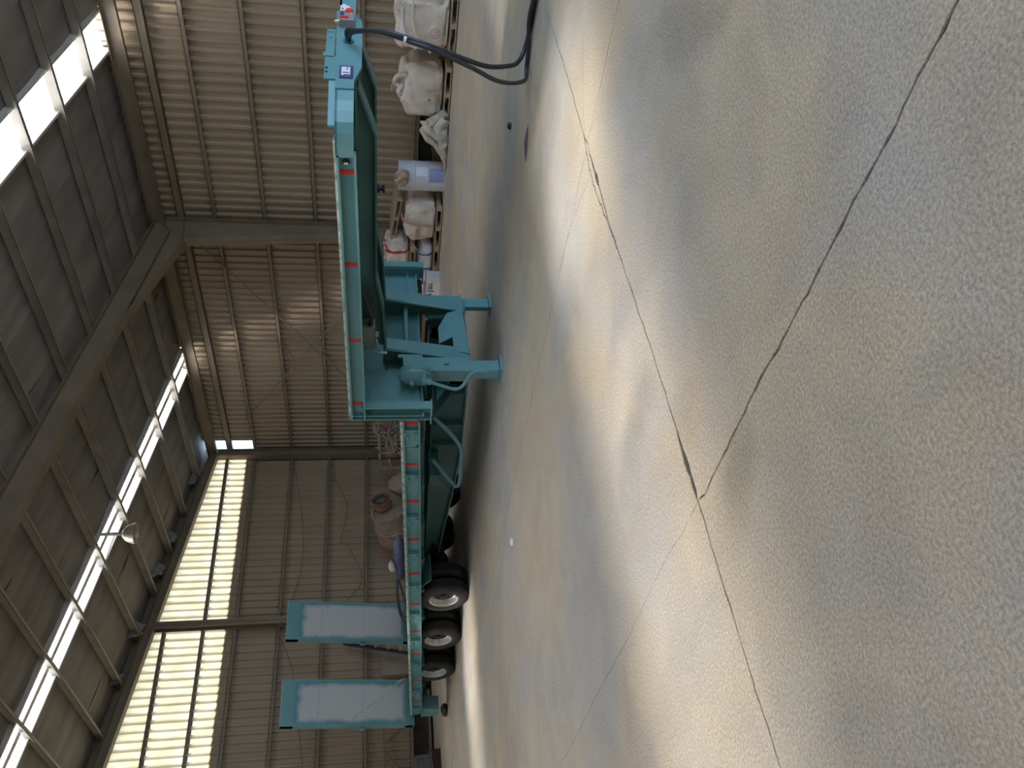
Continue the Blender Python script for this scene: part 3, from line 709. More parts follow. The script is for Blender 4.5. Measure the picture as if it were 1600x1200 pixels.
MB().prism_y([(6.42, 1.02), (7.12, 1.02), (7.12, 1.4), (6.9, 1.55), (6.9, 1.62), (6.42, 1.62)], 7.728, 7.738).build('bulkhead_doubler', TEAL, T)
for (xo, sg) in ((XN, 1), (XF_, -1)):
    p = MB(); x0, x1 = sorted((xo, xo + sg * 0.11))
    p.box(x0, x1, 7.585, 7.605, 0.9, 1.73); p.box(x0, x1, 7.80, 7.814, 0.88, 1.86); xw = xo + sg * 0.105
    p.box(min(xw, xw + sg * .014), max(xw, xw + sg * .014), 7.61, 7.80, 0.9, 1.85); x0, x1 = sorted((xo - sg * 0.01, xo + sg * 0.14))
    p.box(x0, x1, 7.58, 7.88, 0.885, 0.9)
    p.build('end_post', TEAL, T)
# junction box, cables and lever under the gooseneck
jb = MB().box(7.0, 7.16, 6.9, 7.25, 1.56, 1.70).build('junction_box', mat('grey_enclosure', srgb(120, 140, 140), 0.5), T)
MB().box(6.985, 7.0, 6.95, 7.03, 1.52, 1.56).build('latch', RIM, jb)
MB().bar((6.98, 7.05, 1.55), (6.98, 7.28, 1.50), 0.02, 0.02).build('lever', RIM, jb)
MB().bar((6.98, 7.28, 1.55), (6.98, 7.3, 1.42), 0.025, 0.025).build('lever_grip', RIM, jb)
mb = MB()
for k in range(4): mb.tube(smoothpath([(7.05 + k * .03, 6.3, 1.74), (7.0 + k * .03, 6.5, 1.66 - k * .02), (7.02 + k * .03, 6.8, 1.6), (7.05, 6.95, 1.64)]), 0.018, 6)
mb.build('cable_bundle', HOSE, T, smooth=50)
# landing legs
for (lx, far) in ((6.955, 0), (8.27, 1)):
    sg = -1 if not far else 1
    y0, y1 = (7.46, 7.66) if not far else (7.62, 7.74)
    lg = MB(); lg.box(lx - 0.11, lx + 0.11, y0, y1, 0.40, 1.22); leg = lg.build('landing_leg', TEAL, T)
    MB().box(lx - 0.085, lx + 0.085, y0 + .025, y1 - .025, 0.03, 0.45).build('inner_tube', TEAL, leg)
    MB().box(lx - 0.12, lx + 0.12, y0 - 0.01, y1 + .01, 0.40, 0.43).build('collar', TEAL, leg)
    MB().box(lx - 0.13, lx + 0.13, y0 - 0.03, y1 + 0.03, 0.0, 0.025).build('foot_plate', TEAL, leg)
    MB().box(lx - 0.1, lx + 0.1, y1, 7.76, 0.95, 1.25).build('mounting_bracket', TEAL, leg)
    MB().box(lx - 0.02, lx + 0.02, y0 - 0.03, y0, 0.66, 0.72).build('grease_lug', TEAL, leg)
    MB().box(lx + 0.11, lx + 0.16, y0, y0 + 0.02, 0.98, 1.28).build('mounting_flange', TEAL, leg)
    if not far:
        gb = MB(); n = 32; prof = []
        def oval(s): return [(7.50 + s * 0.15 * math.cos(2 * math.pi * k / n), 1.07 + s * 0.205 * math.sin(2 * math.pi * k / n) - 0.12 * s * 0.15 * math.cos(2 * math.pi * k / n)) for k in range(n)]
        rings = [(lx - 0.10, 1.0), (lx - 0.155, 1.0), (lx - 0.155, 1.07), (lx - 0.175, 1.07), (lx - 0.175, 0.97), (lx - 0.205, 0.9), (lx - 0.22, 0.6), (lx - 0.225, 0.05)]
        vs = []; fs = []
        for (xx, s_) in rings: vs += [(xx, a, b) for a, b in oval(s_)]
        for i in range(len(rings) - 1):
            for k in range(n): fs.append((i * n + k, i * n + (k + 1) % n, (i + 1) * n + (k + 1) % n, (i + 1) * n + k))
        fs += [tuple(range(n)), tuple(range((len(rings) - 1) * n, len(rings) * n))]
        gb.add(vs, fs); gbo = gb.build('gearbox', TEAL, leg, smooth=35)
        MB().lathe([(0.0, 0.06), (0.022, 0.06), (0.03, 0.03), (0.03, 0)], (lx - 0.215, 7.55, 1.12), (-1, 0, 0), 14, False).build('gearbox_boss', TEAL, leg, smooth=40)
        MB().tube([(lx - 0.1, 7.42, 0.98), (lx - 0.30, 7.42, 0.97)], 0.022, 10).build('crank_shaft', TEAL, leg, smooth=40)
        MB().bar((lx - 0.31, 7.42, 1.01), (lx - 0.31, 7.45, 0.9), 0.06, 0.05).build('crank_knuckle', TEAL, leg)
        ck = MB(); cx = lx - 0.31
        ck.tube([Vector((cx, 7.44, 0.93))] + smoothpath([(cx, 7.50, 0.80), (cx, 7.57, 0.64), (cx, 7.57, 0.56), (cx, 7.50, 0.50), (cx, 7.36, 0.45), (cx, 7.27, 0.40), (cx, 7.25, 0.33), (cx, 7.28, 0.24)]), 0.021, 10)
        ck.build('crank_handle', TEAL, leg, smooth=60)
# bent side-guard tube
for sg in (1, -1):
    fx = (lambda x: x) if sg == 1 else mx
    pts = smoothpath([(fx(6.78), 8.28, 0.82), (fx(6.75), 8.52, 0.62), (fx(6.74), 8.78, 0.46), (fx(6.74), 8.98, 0.40), (fx(6.74), 9.4, 0.375), (fx(6.74), 9.70, 0.37), (fx(6.745), 9.80, 0.40), (fx(6.75), 9.74, 0.46), (fx(6.78), 9.20, 0.78)], 7)
    MB().tube(pts, 0.028, 10).build('side_guard_tube', TEAL, T, smooth=60)
    x0, x1 = sorted((fx(6.76), fx(7.2)))
    b = MB(); b.box(x0, x1, 9.55, 9.8, 0.66, 0.80); b.bar((fx(6.8), 9.7, 0.66), (fx(6.8), 9.92, 0.52), 0.03, 0.03)
    b.build('spare_bracket', TEALD, T)
# axles and wheels
def wheel_meshes():
    tw, Rr, rr = 0.235, 0.42, 0.243
    pr = [(rr, 0.02), (rr + 0.02, 0.004), (rr + 0.06, -0.004), (Rr - 0.055, 0.004), (Rr - 0.02, 0.022), (Rr - 0.004, 0.04)]
    for k in range(1, 6):
        h = 0.04 + (tw - 0.08) * k / 6; pr += [(Rr, h - 0.007), (Rr - 0.012, h - 0.005), (Rr - 0.012, h + 0.005), (Rr, h + 0.007)]
    pr += [(Rr - 0.004, tw - 0.04), (Rr - 0.02, tw - 0.022), (Rr - 0.055, tw - 0.004), (rr + 0.06, tw + 0.004), (rr + 0.02, tw - 0.004), (rr, tw - 0.02), (rr - 0.01, tw / 2)]
    ty = MB().lathe(pr, (0, 0, 0), (1, 0, 0), 40).mesh('tyre', smooth=35, mt=TYRE)
    rm = MB().lathe([(rr + 0.004, 0.012), (rr + 0.006, 0.02), (rr - 0.012, 0.03), (rr - 0.022, 0.05), (rr - 0.03, 0.09), (rr - 0.045, 0.118), (rr - 0.055, 0.13), (rr - 0.03, 0.2), (rr - 0.01, 0.21)], (0, 0, 0), (1, 0, 0), 40).mesh('rim', smooth=30, mt=RIM)
    hb_ = MB().lathe([(0, 0.05), (0.04, 0.05), (0.052, 0.06), (0.056, 0.10), (0.085, 0.105), (0.095, 0.118), (0.198, 0.122), (0.198, 0.13), (0, 0.14)], (0, 0, 0), (1, 0, 0), 24, False)
    for k in range(8):
        a = 2 * math.pi * k / 8; hb_.lathe([(0, 0.10), (0.014, 0.10), (0.014, 0.125)], (0, 0.125 * math.cos(a), 0.125 * math.sin(a)), (1, 0, 0), 6, False)
    hb_ = hb_.mesh('hub', smooth=35, mt=DARK)
    inn = MB().lathe([(rr + 0.004, 0.012), (rr - 0.02, 0.05), (0.1, 0.06), (0.1, 0.2), (rr - 0.02, 0.21)], (0, 0, 0), (1, 0, 0), 24).mesh('inner_rim', smooth=30, mt=DARK)
    vl = MB().bar((0.02, 0, 0), (-0.03, 0.0, 0.012), 0.02, 0.02).mesh('valve', mt=WHITE)
    return ty, rm, hb_, inn, vl
WM = wheel_meshes()
for yy in (12.68, 14.22, 15.66):
    MB().tube([(XN + 0.5, yy, 0.42), (XF_ - 0.5, yy, 0.42)], 0.07, 12).build('axle', DARK, T, smooth=40)
    for sd in (0, 1):
        xx = XN + 0.075 if not sd else XF_ - 0.075
        L0 = (xx - XC, yy - 10.0, 0.42); rot = None if not sd else (0, 0, math.pi)
        wl_ = link_copy(WM[0], 'outer_tyre', T, L0, rot)
        link_copy(WM[1], 'rim', wl_); link_copy(WM[2], 'hub', wl_)
        link_copy(WM[4], 'valve', wl_, (0.0, -0.16, -0.20))
        L1 = (L0[0] + (0.29 if not sd else -0.29), L0[1], L0[2])
        iw = link_copy(WM[0], 'inner_tyre', T, L1, rot); link_copy(WM[3], 'inner_rim', iw)
    for xs_ in (MBX - 0.02, mx(MBX) + 0.02):
        MB().prism_x([(yy - 0.5, 0.56), (yy - 0.1, 0.47), (yy + 0.1, 0.47), (yy + 0.5, 0.56), (yy + 0.5, 0.60), (yy - 0.5, 0.60)], xs_ - 0.05, xs_ + 0.05).build('spring_hanger', DARK, T)
# mud wing in front of the first wheel
MB().hexa([(6.42, 11.95, 0.66), (6.9, 11.95, 0.66), (6.9, 12.2, 0.84), (6.42, 12.2, 0.84), (6.42, 11.95, 0.68), (6.9, 11.95, 0.68), (6.9, 12.2, 0.86), (6.42, 12.2, 0.86)]).build('wing_bracket', TEALD, T)
# rear end
re = MB(); re.box(XN + 0.03, XF_ - 0.03, DY1 - 0.02, DY1, 0.45, zd(DY1)); re.build('rear_beam', TEALD, T)
for xx in (6.38, mx(6.38) - 0.28):
    b = MB(); b.prism_x([(17.32, 0.60), (17.80, 0.58), (17.78, 0.24), (17.70, 0.20), (17.42, 0.22)], xx, xx + 0.28); b.build('support_foot', TEAL, T)
lb = MB().box(6.9, mx(6.9), DY1, DY1 + 0.05, 0.36, 0.46).build('light_bar', DARK, T)
for xx in (7.0, 7.3, 8.0, 8.3): MB().box(xx, xx + 0.12, DY1 - 0.02, DY1 + 0.06, 0.38, 0.44).build('tail_lamp', mat('tail_lamp_dull', srgb(150, 120, 110), 0.4), lb)
# loading ramps folded upright, leaning slightly forward
LEAN = math.atan2(0.42, 2.55)
for i, (x0, x1) in enumerate(((6.20, 7.17), (8.04, 8.95))):
    xm, hw = (x0 + x1) / 2, (x1 - x0) / 2
    rp = D.objects.new('ramp', None); COL.objects.link(rp); rp.parent = T
    rp.location = (xm - XC, 17.76 - 10.0, zd(DY1) + 0.08); rp.rotation_euler = (LEAN, 0, 0); ORG[rp] = (0, 0, 0)
    MB().box(-hw + .05, hw - .05, -0.02, 0.0, 0.0, 2.36).build('tread_plate', RAMPG, rp)
    H = 2.60
    for sx in (-hw, hw - 0.06): MB().box(sx, sx + 0.06, -0.03, 0.12, -0.12, H).build('side_member', TEAL, rp)
    MB().box(-hw, hw, -0.028, 0.10, 2.34, H).build('toe_plate', TEAL, rp)
    MB().box(-hw, hw, -0.028, 0.10, -0.14, 0.05).build('hinge_beam', TEAL, rp)
    for zz in (0.55, 1.1, 1.65): MB().box(-hw + .05, hw - .05, 0.0, 0.09, zz - 0.03, zz + 0.03).build('ramp_rung', TEALD, rp)
    for zz in (0.08, 0.93, 1.86):
        bo = MB()
        for k in range(9):
            bo.lathe([(0, 0.004), (0.009, 0.003), (0.009, 0)], (-hw + 0.2 + (2 * hw - 0.4) * k / 8 + 0.01 * math.sin(k * 5), -0.02, zz + 0.015 * math.sin(k * 3.1)), (0, -1, 0), 6, False)
        bo.build('rivet_row', DARK, rp)
    MB().tube([(-hw - 0.04, 0.05, 0.9), (-hw - 0.04, 0.05, 1.0)], 0.03, 8).build('pivot_lug', TEAL, rp)
# chain tying the near ramp
ch = MB(); P = smoothpath([(6.16, 17.12, 2.05), (6.30, 17.05, 1.8), (6.52, 17.0, 1.45), (6.76, 17.0, 1.15), (6.96, 17.15, 0.95), (7.05, 17.4, 0.86)], 9)
for i in range(len(P) - 1):
    a, b = P[i], P[i + 1]; c = (a + b) / 2; dv = (b - a).normalized(); s1 = dv.cross(Vector((0, 1, 0))).normalized() if i % 2 else Vector((0, 1, 0))
    L_ = (b - a).length * 0.68
    ring = [c + dv * L_ * math.cos(2 * math.pi * k / 8) + s1 * 0.016 * math.sin(2 * math.pi * k / 8) for k in range(8)]
    ch.tube(ring, 0.006, 5, True)
ch.build('ramp_chain', RIM, T, smooth=60)
# air and electric lines hanging from the nose to the floor
h1 = [(7.66, 3.80, 1.815), (7.60, 3.68, 1.80), (7.47, 3.58, 1.72), (7.22, 3.45, 1.49), (7.14, 3.46, 1.27), (7.11, 3.51, 1.05), (7.22, 3.66, 0.74), (7.36, 3.78, 0.52), (7.62, 3.90, 0.31), (7.9, 4.0, 0.15), (8.08, 3.95, 0.06), (8.12, 3.75, 0.027), (8.08, 3.45, 0.025), (8.02, 3.1, 0.025)]
h2 = [(7.67, 3.80, 1.81), (7.66, 3.68, 1.83), (7.52, 3.60, 1.74), (7.26, 3.47, 1.52), (7.12, 3.48, 1.25), (7.06, 3.52, 1.03), (7.12, 3.68, 0.70), (7.24, 3.85, 0.45), (7.45, 3.98, 0.24), (7.8, 4.12, 0.06), (7.98, 4.10, 0.03), (8.04, 3.88, 0.03), (8.06, 3.6, 0.06), (8.02, 3.2, 0.025), (8.0, 3.0, 0.025)]
MB().tube(smoothpath(h1, 8), 0.023, 10).build('air_line', HOSE, T, smooth=70)
MB().tube(smoothpath(h2, 8), 0.021, 10).build('air_line', HOSE, T, smooth=70)
MB().tube([(7.127, 3.463, 1.30), (7.13, 3.459, 1.325)], 0.026, 10).build('line_clip', WHITE, T)

# ================================================================== GOODS ALONG THE LONG WALL
def lump(c, s, seed, nz=0.05, pw=0.45, n=(56, 36), pinch=0.0, wr=10.0, wamp=0.012, fold=1.0):
    """soft filled bag: superellipsoid with folds; c = base centre, s = size"""
    mb = MB(); vs = []; nu, nv = n
    for j in range(nv + 1):
        ph = -math.pi / 2 + math.pi * j / nv
        for i in range(nu):
            th = 2 * math.pi * i / nu
            sp = lambda a, e: math.copysign(abs(a) ** e, a)
            x = sp(math.cos(ph), pw) * sp(math.cos(th), pw); y = sp(math.cos(ph), pw) * sp(math.sin(th), pw); z = sp(math.sin(ph), pw)
            k = 1 - pinch * max(0, z) ** 2
            q = Vector((x * k * s[0] / 2, y * k * s[1] / 2, (z + 1) * s[2] / 2))
            d = Vector((x, y, z * 0.6)).normalized()
            a = nz * noise.noise(q * 2.6 + Vector((seed, 0, 0))) + wamp * math.sin(wr * (th + 1.3 * noise.noise(q * 1.7 + Vector((0, seed, 0))))) * (0.3 + max(0, z))
            g = q * 4.2 + Vector((seed * 3.1, seed, 0)); g = g + Vector((0, 0, 0.8)) * noise.noise(q * 2.1)
            r1 = abs(noise.noise(Vector((g.x, g.y, g.z * 0.55)))); r2 = abs(noise.noise(g * 2.3 + Vector((5, 1, 2))))
            a -= fold * s[2] * (0.055 * max(0, 0.35 - r1) + 0.03 * max(0, 0.3 - r2)) * 2.0 - 0.02
            if z > -0.9: q += d * a
            q.z = max(q.z, 0.0)
            vs.append(Vector(c) + q)
    fs = [(j * nu + i, j * nu + (i + 1) % nu, (j + 1) * nu + (i + 1) % nu, (j + 1) * nu + i) for j in range(nv) for i in range(nu)]
    return mb.add(vs, fs)
PAL_TOP = MB().box(-0.05, 0.05, -0.6, 0.6, -0.01, 0.01).mesh('deck_board', mt=WOOD)
PAL_STR = MB().box(-0.5, 0.5, -0.045, 0.045, -0.04, 0.04).mesh('stringer', mt=WOOD)
def pallet(loc, label, rot=(0, 0, 0), group='wooden pallets along the long wall'):
    o = empty('wooden_pallet', loc, label, 'pallet', group); o.rotation_euler = rot
    for k in range(7): link_copy(PAL_TOP, 'deck_board', o, (-0.45 + 0.15 * k, 0, 0.13))
    for yy in (-0.55, 0, 0.55): link_copy(PAL_STR, 'stringer', o, (0, yy, 0.08))
    for xx in (-0.45, 0, 0.45): link_copy(PAL_TOP, 'bottom_board', o, (xx, 0, 0.03))
    return o
# bag 1 (edge of the picture)
pallet((15.85, 7.15, 0), 'wooden pallet under the nearest dusty bulk bag, at the picture edge')
s1 = (1.05, 1.25, 1.0); c1 = (15.85, 7.15, 0.142)
b1 = lump((0, 0, 0), s1, 3.1, 0.07, 0.42, pinch=0.12, wamp=0.02, fold=2.2).build('bulk_bag', BAGL, smooth=50, loc=None)
b1.location = c1; tag(b1, 'pale creased bulk bag with a red ring emblem, nearest on its pallet', 'bulk bag', 'bulk bags along the long wall')
def front_patch(parent, x, y0, y1, z0, z1, m_, name): return MB().box(x - 0.006, x, y0, y1, z0, z1).build(name, m_, parent, o=(0, 0, 0))
rg = MB(); rg.tube([(-0.565, 0.12 + 0.09 * math.cos(2 * math.pi * k / 20), 0.28 + 0.09 * math.sin(2 * math.pi * k / 20)) for k in range(20)], 0.008, 6, True)
for dy in (-0.03, 0.025):
    rg.box(-0.572, -0.56, 0.12 + dy - 0.005, 0.12 + dy + 0.005, 0.24, 0.32)
    for dz in (0.245, 0.28, 0.315): rg.box(-0.572, -0.56, 0.12 + dy - 0.02, 0.12 + dy, dz - 0.005, dz + 0.005)
rg.build('ring_emblem', PINK, b1, o=(0, 0, 0))
MB().tube(smoothpath([(-0.56, 0.5, 0.35), (-0.585, 0.2, 0.62), (-0.58, -0.1, 0.7), (-0.52, -0.5, 0.72)]), 0.022, 6).build('seam_fold', BAGL, b1, o=(0, 0, 0), smooth=60)
MB().tube(smoothpath([(-0.54, 0.45, 0.62), (-0.52, 0.28, 0.8), (-0.5, 0.0, 0.88), (-0.46, -0.3, 0.9)]), 0.03, 6).build('lifting_strap', CARD, b1, o=(0, 0, 0), smooth=60)
# bag 2
pallet((16.1, 8.7, 0), 'wooden pallet under the round-shouldered bulk bag')
c2 = (16.1, 8.7, 0.142); s2 = (1.0, 1.2, 0.92)
b2 = lump((0, 0, 0), s2, 9.4, 0.07, 0.52, pinch=0.25, wamp=0.012, fold=1.6).build('bulk_bag', BAG, smooth=50)
b2.location = c2; tag(b2, 'round-shouldered dusty bulk bag with knotted top and grey print patch', 'bulk bag', 'bulk bags along the long wall')
kn = MB()
kn.tube(smoothpath([(-0.3, -0.3, 0.78), (-0.34, -0.28, 0.95), (-0.3, -0.12, 1.0), (-0.32, -0.05, 0.86)]), [0.05] * 19, 8)
kn.tube(smoothpath([(-0.35, -0.12, 0.84), (-0.4, 0.02, 0.92), (-0.36, 0.1, 0.84)]), 0.05, 8)
kn.build('knotted_top', BAG, b2, o=(0, 0, 0), smooth=60)
tp = MB(); tp.bar((-0.25, 0.02, 0.85), (-0.25, 0.02, 1.06), 0.03, 0.03); tp.bar((-0.25, -0.05, 1.06), (-0.25, 0.1, 1.06), 0.03, 0.03); tp.build('spout_tie', TRIMW, b2, o=(0, 0, 0))
MB().box(-0.525, -0.50, 0.2, 0.36, 0.07, 0.17).build('grey_print', mat('faded_print', srgb(150, 146, 140), 0.8), b2, o=(0, 0, 0))
MB().box(-0.535, -0.50, -0.09, -0.06, 0.05, 0.36).build('red_seam', mat('faded_seam', srgb(186, 160, 150), 0.8), b2, o=(0, 0, 0))
MB().box(-0.54, -0.50, 0.1, 0.115, 0.28, 0.32).build('ink_mark', INK, b2, o=(0, 0, 0))
# cloth heap, board
ch_ = MB(); random.seed(11)
def ribbon(mb, pts, wd, seed):
    P = smoothpath(pts, 6); vs = []
    for i, p in enumerate(P):
        t = (P[min(i + 1, len(P) - 1)] - P[max(i - 1, 0)]).normalized(); a = t.cross(Vector((0.9, 0.2, 0.3))).normalized()
        for k in range(7):
            u = k / 6 - 0.5; off = 0.07 * math.cos(u * math.pi) + 0.03 * noise.noise(Vector((u * 3, i * 0.4, seed)))
            q = p + a * wd * u + Vector((-off, 0, 0.02 * math.sin(i * 1.3 + k))); q.z = max(q.z, 0.006); vs.append(q)
    n = len(P); mb.add(vs, [(i * 7 + k, i * 7 + k + 1, (i + 1) * 7 + k + 1, (i + 1) * 7 + k) for i in range(n - 1) for k in range(6)])
for (pts, wd, sd) in (([(0.05, -0.75, .02), (0.0, -0.5, .35), (0.0, -0.25, .45), (-.05, 0.05, .25), (-.1, 0.45, .05)], 0.30, 1), ([(-.1, -0.7, .05), (-.1, -0.45, .2), (-.15, -0.2, .12), (-.1, 0.2, .08), (-.1, 0.62, .03)], 0.26, 2),
                     ([(0, -0.6, .5), (-.05, -0.35, .42), (-.1, -0.2, .2), (-.15, 0.0, .05)], 0.22, 3), ([(.1, -0.5, .3), (0.05, -0.1, .35), (0, 0.25, .18), (-.05, 0.5, .1), (-.05, 0.8, .03)], 0.28, 4)):
    ribbon(ch_, pts, wd, sd)
hp = lump((0.05, -0.1, 0), (0.24, 0.9, 0.2), 5, 0.05, 0.8, (22, 12), 0.2)
ch_.add(hp.v, hp.f)
ch_.v = [(x_, y_, z_ * (1 - 0.72 * min(1, max(0, (y_ + 0.05) / 0.7)))) for x_, y_, z_ in ch_.v]
co = ch_.build('crumpled_cloth', CLOTH, smooth=60); co.location = (15.6, 9.75, 0.0); co.scale = (1, 0.84, 1)
tag(co, 'heap of twisted dusty cloth on the floor between bulk bag and drum', 'cloth')
bd = MB().hexa([(0, -0.55, 0.33), (0.05, -0.55, 0.33), (0.05, -0.55, 0.53), (0, -0.55, 0.53), (0, 0.55, 0.1), (0.05, 0.55, 0.1), (0.05, 0.55, 0.3), (0, 0.55, 0.3)]).build('wooden_board', BOARD)
bd.location = (16.3, 10.2, -0.0); tag(bd, 'dark brown board leaning behind the twisted cloth heap', 'board')
bd.location.z = -0.09
# drum
dr = empty('drum', (15.8, 10.78, 0), 'pale steel drum with blue foot standing beside the cloth heap', 'drum')
prof = [(0.0, 0.01), (0.32, 0.01), (0.325, 0.0), (0.33, 0.02)]
for k in range(1, 8): prof += [(0.325, 0.02 + k * 0.04), (0.331, 0.04 + k * 0.04)]
prof += [(0.325, 0.36), (0.338, 0.37), (0.325, 0.38), (0.325, 0.66), (0.338, 0.67), (0.325, 0.68)]
for k in range(1, 5): prof += [(0.322, 0.68 + k * 0.05), (0.329, 0.705 + k * 0.05)]
prof += [(0.325, 0.99), (0.335, 1.0), (0.335, 1.015), (0.31, 1.015), (0.31, 0.99), (0, 0.985)]
MB().lathe(prof, (15.8, 10.78, 0), (0, 0, 1), 36, False).build('shell', DRUMM, dr, smooth=35)
bp_ = MB(); n = 14; vs = []
for zz in (0.03, 0.35):
    for k in range(n + 1):
        a = math.pi * 0.98 + 0.9 * k / n + 0.25; vs.append((15.8 + 0.336 * math.cos(a), 10.78 + 0.336 * math.sin(a), zz))
bp_.add(vs, [(i, i + 1, n + 2 + i, n + 1 + i) for i in range(n)]); bp_.build('blue_foot_band', DRUMB, dr)
lb_ = MB(); vs = []
for zz in (0.40, 0.64):
    for k in range(n + 1):
        a = math.pi * 1.18 + 0.62 * k / n; vs.append((15.8 + 0.329 * math.cos(a), 10.78 + 0.329 * math.sin(a), zz))
lb_.add(vs, [(i, i + 1, n + 2 + i, n + 1 + i) for i in range(n)]); lb_.build('paper_label', WHITE, dr)
cp = lump((0, 0, 0), (0.18, 0.42, 0.27), 21, 0.09, 0.85, (40, 24), 0.1, 9, 0.03, 2.5).build('crumpled_paper', mat('brown_paper', srgb(158, 132, 116), 0.7, col2=srgb(196, 176, 160), scale=8, bump=0.5), smooth=30)
cp.location = (15.49, 10.66, 0.80); tag(cp, 'crumpled brown wrapping draped over the top rim of the pale drum', 'wrapping')
# pallet 3 with bag and leaning pallet behind
pallet((15.92, 11.98, 0), 'wooden pallet under the strapped cream bag beside the drum', (0, 0, 0.03))
c3 = (15.88, 11.88, 0.142); s3 = (0.85, 1.04, 0.70)
b3 = lump((0, 0, 0), s3, 15.2, 0.05, 0.38, pinch=0.1, wamp=0.016, fold=1.6).build('bulk_bag', BAGL, smooth=50); b3.location = c3
tag(b3, 'low cream bulk bag with rust stain, strapped on a pallet next to the drum', 'bulk bag', 'bulk bags along the long wall')
MB().tube(smoothpath([(-0.46, 0.0, 0.08), (-0.485, -0.03, 0.3), (-0.46, -0.05, 0.55), (-0.3, -0.05, 0.75), (0.2, -0.03, 0.78)]), 0.03, 6).build('strap', PINK, b3, o=(0, 0, 0), smooth=60)
front_patch(b3, -0.455, 0.1, 0.36, 0.38, 0.46, mat('rust_stain', srgb(180, 146, 124), 0.8), 'stain')
MB().tube(smoothpath([(-0.46, 0.55, 0.1), (-0.5, 0.75, 0.12), (-0.45, 0.82, 0.3), (-0.4, 0.6, 0.5)]), 0.01, 6).build('loose_strap', TRIMW, b3, o=(0, 0, 0), smooth=60)
lp = pallet((16.3, 12.0, 0.96), 'wooden pallet lying tilted on top of the strapped cream bag', (0.12, 0.0, 0.0))
bs = MB(); bs.box(16.3, 16.8, 11.7, 12.5, 0, 0.92)
so = lump((0, 0, 0), (0.32, 0.95, 0.9), 44, 0.03, 0.4, (20, 14)).build('bulk_bag', BAG, smooth=50); so.location = (16.62, 11.95, 0.0)
tag(so, 'narrow dusty bag against the wall behind the strapped cream bag', 'bulk bag', 'bulk bags along the long wall')
# white bag with blue stripes, pallet above, red striped bag on it
pallet((15.93, 13.2, 0), 'wooden pallet under the white bag with blue stripes', (0, 0, 0.05))
c4 = (15.93, 13.2, 0.142); s4 = (0.8, 1.1, 0.36)
b4 = lump((0, 0, 0), s4, 8.8, 0.04, 0.5, pinch=0.05, wamp=0.008).build('bulk_bag', striped('bag_white_blue_stripes', BAGW, (-0.37, 0.07), 0.035, srgb(98, 106, 170)), smooth=50); b4.location = c4
tag(b4, 'flat white bag with two blue stripes, lowest in its stack', 'bulk bag', 'bulk bags along the long wall')
pallet((15.93, 13.15, 0.56), 'upper wooden pallet between the white bag and the red-striped bag', (0, 0, -0.03))
c5 = (15.93, 13.12, 0.705); s5 = (0.82, 1.1, 0.60)
b5 = lump((0, 0, 0), s5, 2.2, 0.05, 0.55, pinch=0.1, wamp=0.025, wr=16, fold=1.6).build('bulk_bag', striped('bag_pale_red_stripes', BAGL, (-0.32, 0.05), 0.035, srgb(186, 52, 56)), smooth=50); b5.location = c5
tag(b5, 'wrinkled bag with two red stripes on the upper pallet', 'bulk bag', 'bulk bags along the long wall')
# printed carton
cx = empty('carton', (15.05, 13.3, 0), 'white printed carton on the floor just beyond the far landing leg', 'carton')
MB().box(14.9, 15.25, 13.08, 13.52, 0, 0.40).build('box', CARD, cx)
MB().box(14.896, 14.9, 13.08, 13.52, 0.32, 0.34).build('red_band', CARDR, cx)
MB().box(14.896, 14.9, 13.10, 13.50, 0.355, 0.38).build('blue_band', STRIPE_B, cx)
MB().box(14.9, 15.25, 13.076, 13.08, 0.32, 0.34).build('red_band', CARDR, cx)
def lettering(txt, size, loc, rot, m_, parent, name):
    cu = D.curves.new(name, 'FONT'); cu.body = txt; cu.size = size; cu.extrude = 0.001; cu.align_x = 'LEFT'
    t_ = D.objects.new(name + '_tmp', cu); COL.objects.link(t_); dg = bpy.context.evaluated_depsgraph_get()
    me_ = D.meshes.new_from_object(t_.evaluated_get(dg)); D.objects.remove(t_); me_.name = name; me_.materials.clear(); me_.materials.append(m_)
    o = D.objects.new(name, me_); COL.objects.link(o); o.parent = parent; o.location = loc; o.rotation_euler = rot; return o
pz = MB()
pz.box(14.896, 14.9, 13.17, 13.36, 0.245, 0.262); pz.box(14.896, 14.9, 13.345, 13.36, 0.245, 0.285)   # big J-like glyph
pz.box(14.896, 14.9, 13.17, 13.23, 0.17, 0.215); pz.box(14.896, 14.9, 13.25, 13.36, 0.20, 0.23); pz.box(14.896, 14.9, 13.26, 13.38, 0.17, 0.19)
pz.box(14.896, 14.9, 13.40, 13.43, 0.12, 0.29)
pz.build('printed_glyphs', INK, cx)

# ================================================================== JUNK BEHIND THE DECK (far corner)
jf = empty('metal_rack', (15.6, 20.0, 0), 'dusty brown welded tube rack in the far corner behind the deck', 'rack')
def jbar(nm, p, q, w_=0.06): return MB().bar(p, q, w_, w_).build(nm, JUNK, jf)
for xx in (14.85, 15.6, 16.3):
    jbar('post', (xx, 19.8, 0), (xx, 19.8, 1.42))
    jbar('post', (xx, 20.6, 0), (xx, 20.6, 1.36))
jbar('rail', (14.7, 19.8, 1.38), (16.4, 19.8, 1.42)); jbar('rail', (14.75, 20.6, 1.36), (16.4, 20.6, 1.36)); jbar('rail', (14.8, 19.8, 0.9), (16.4, 19.8, 0.9))
jbar('brace', (15.9, 19.8, 0.5), (16.3, 19.75, 1.3), 0.045); jbar('brace', (16.1, 19.75, 0.5), (15.5, 19.75, 1.25), 0.045); jbar('brace', (14.9, 19.8, 0.7), (15.5, 19.78, 1.3), 0.045)
for xx in (15.2, 15.7):
    MB().box(xx, xx + 0.4, 19.9, 20.5, 0.85, 1.2).build('bin', JUNK, jf)
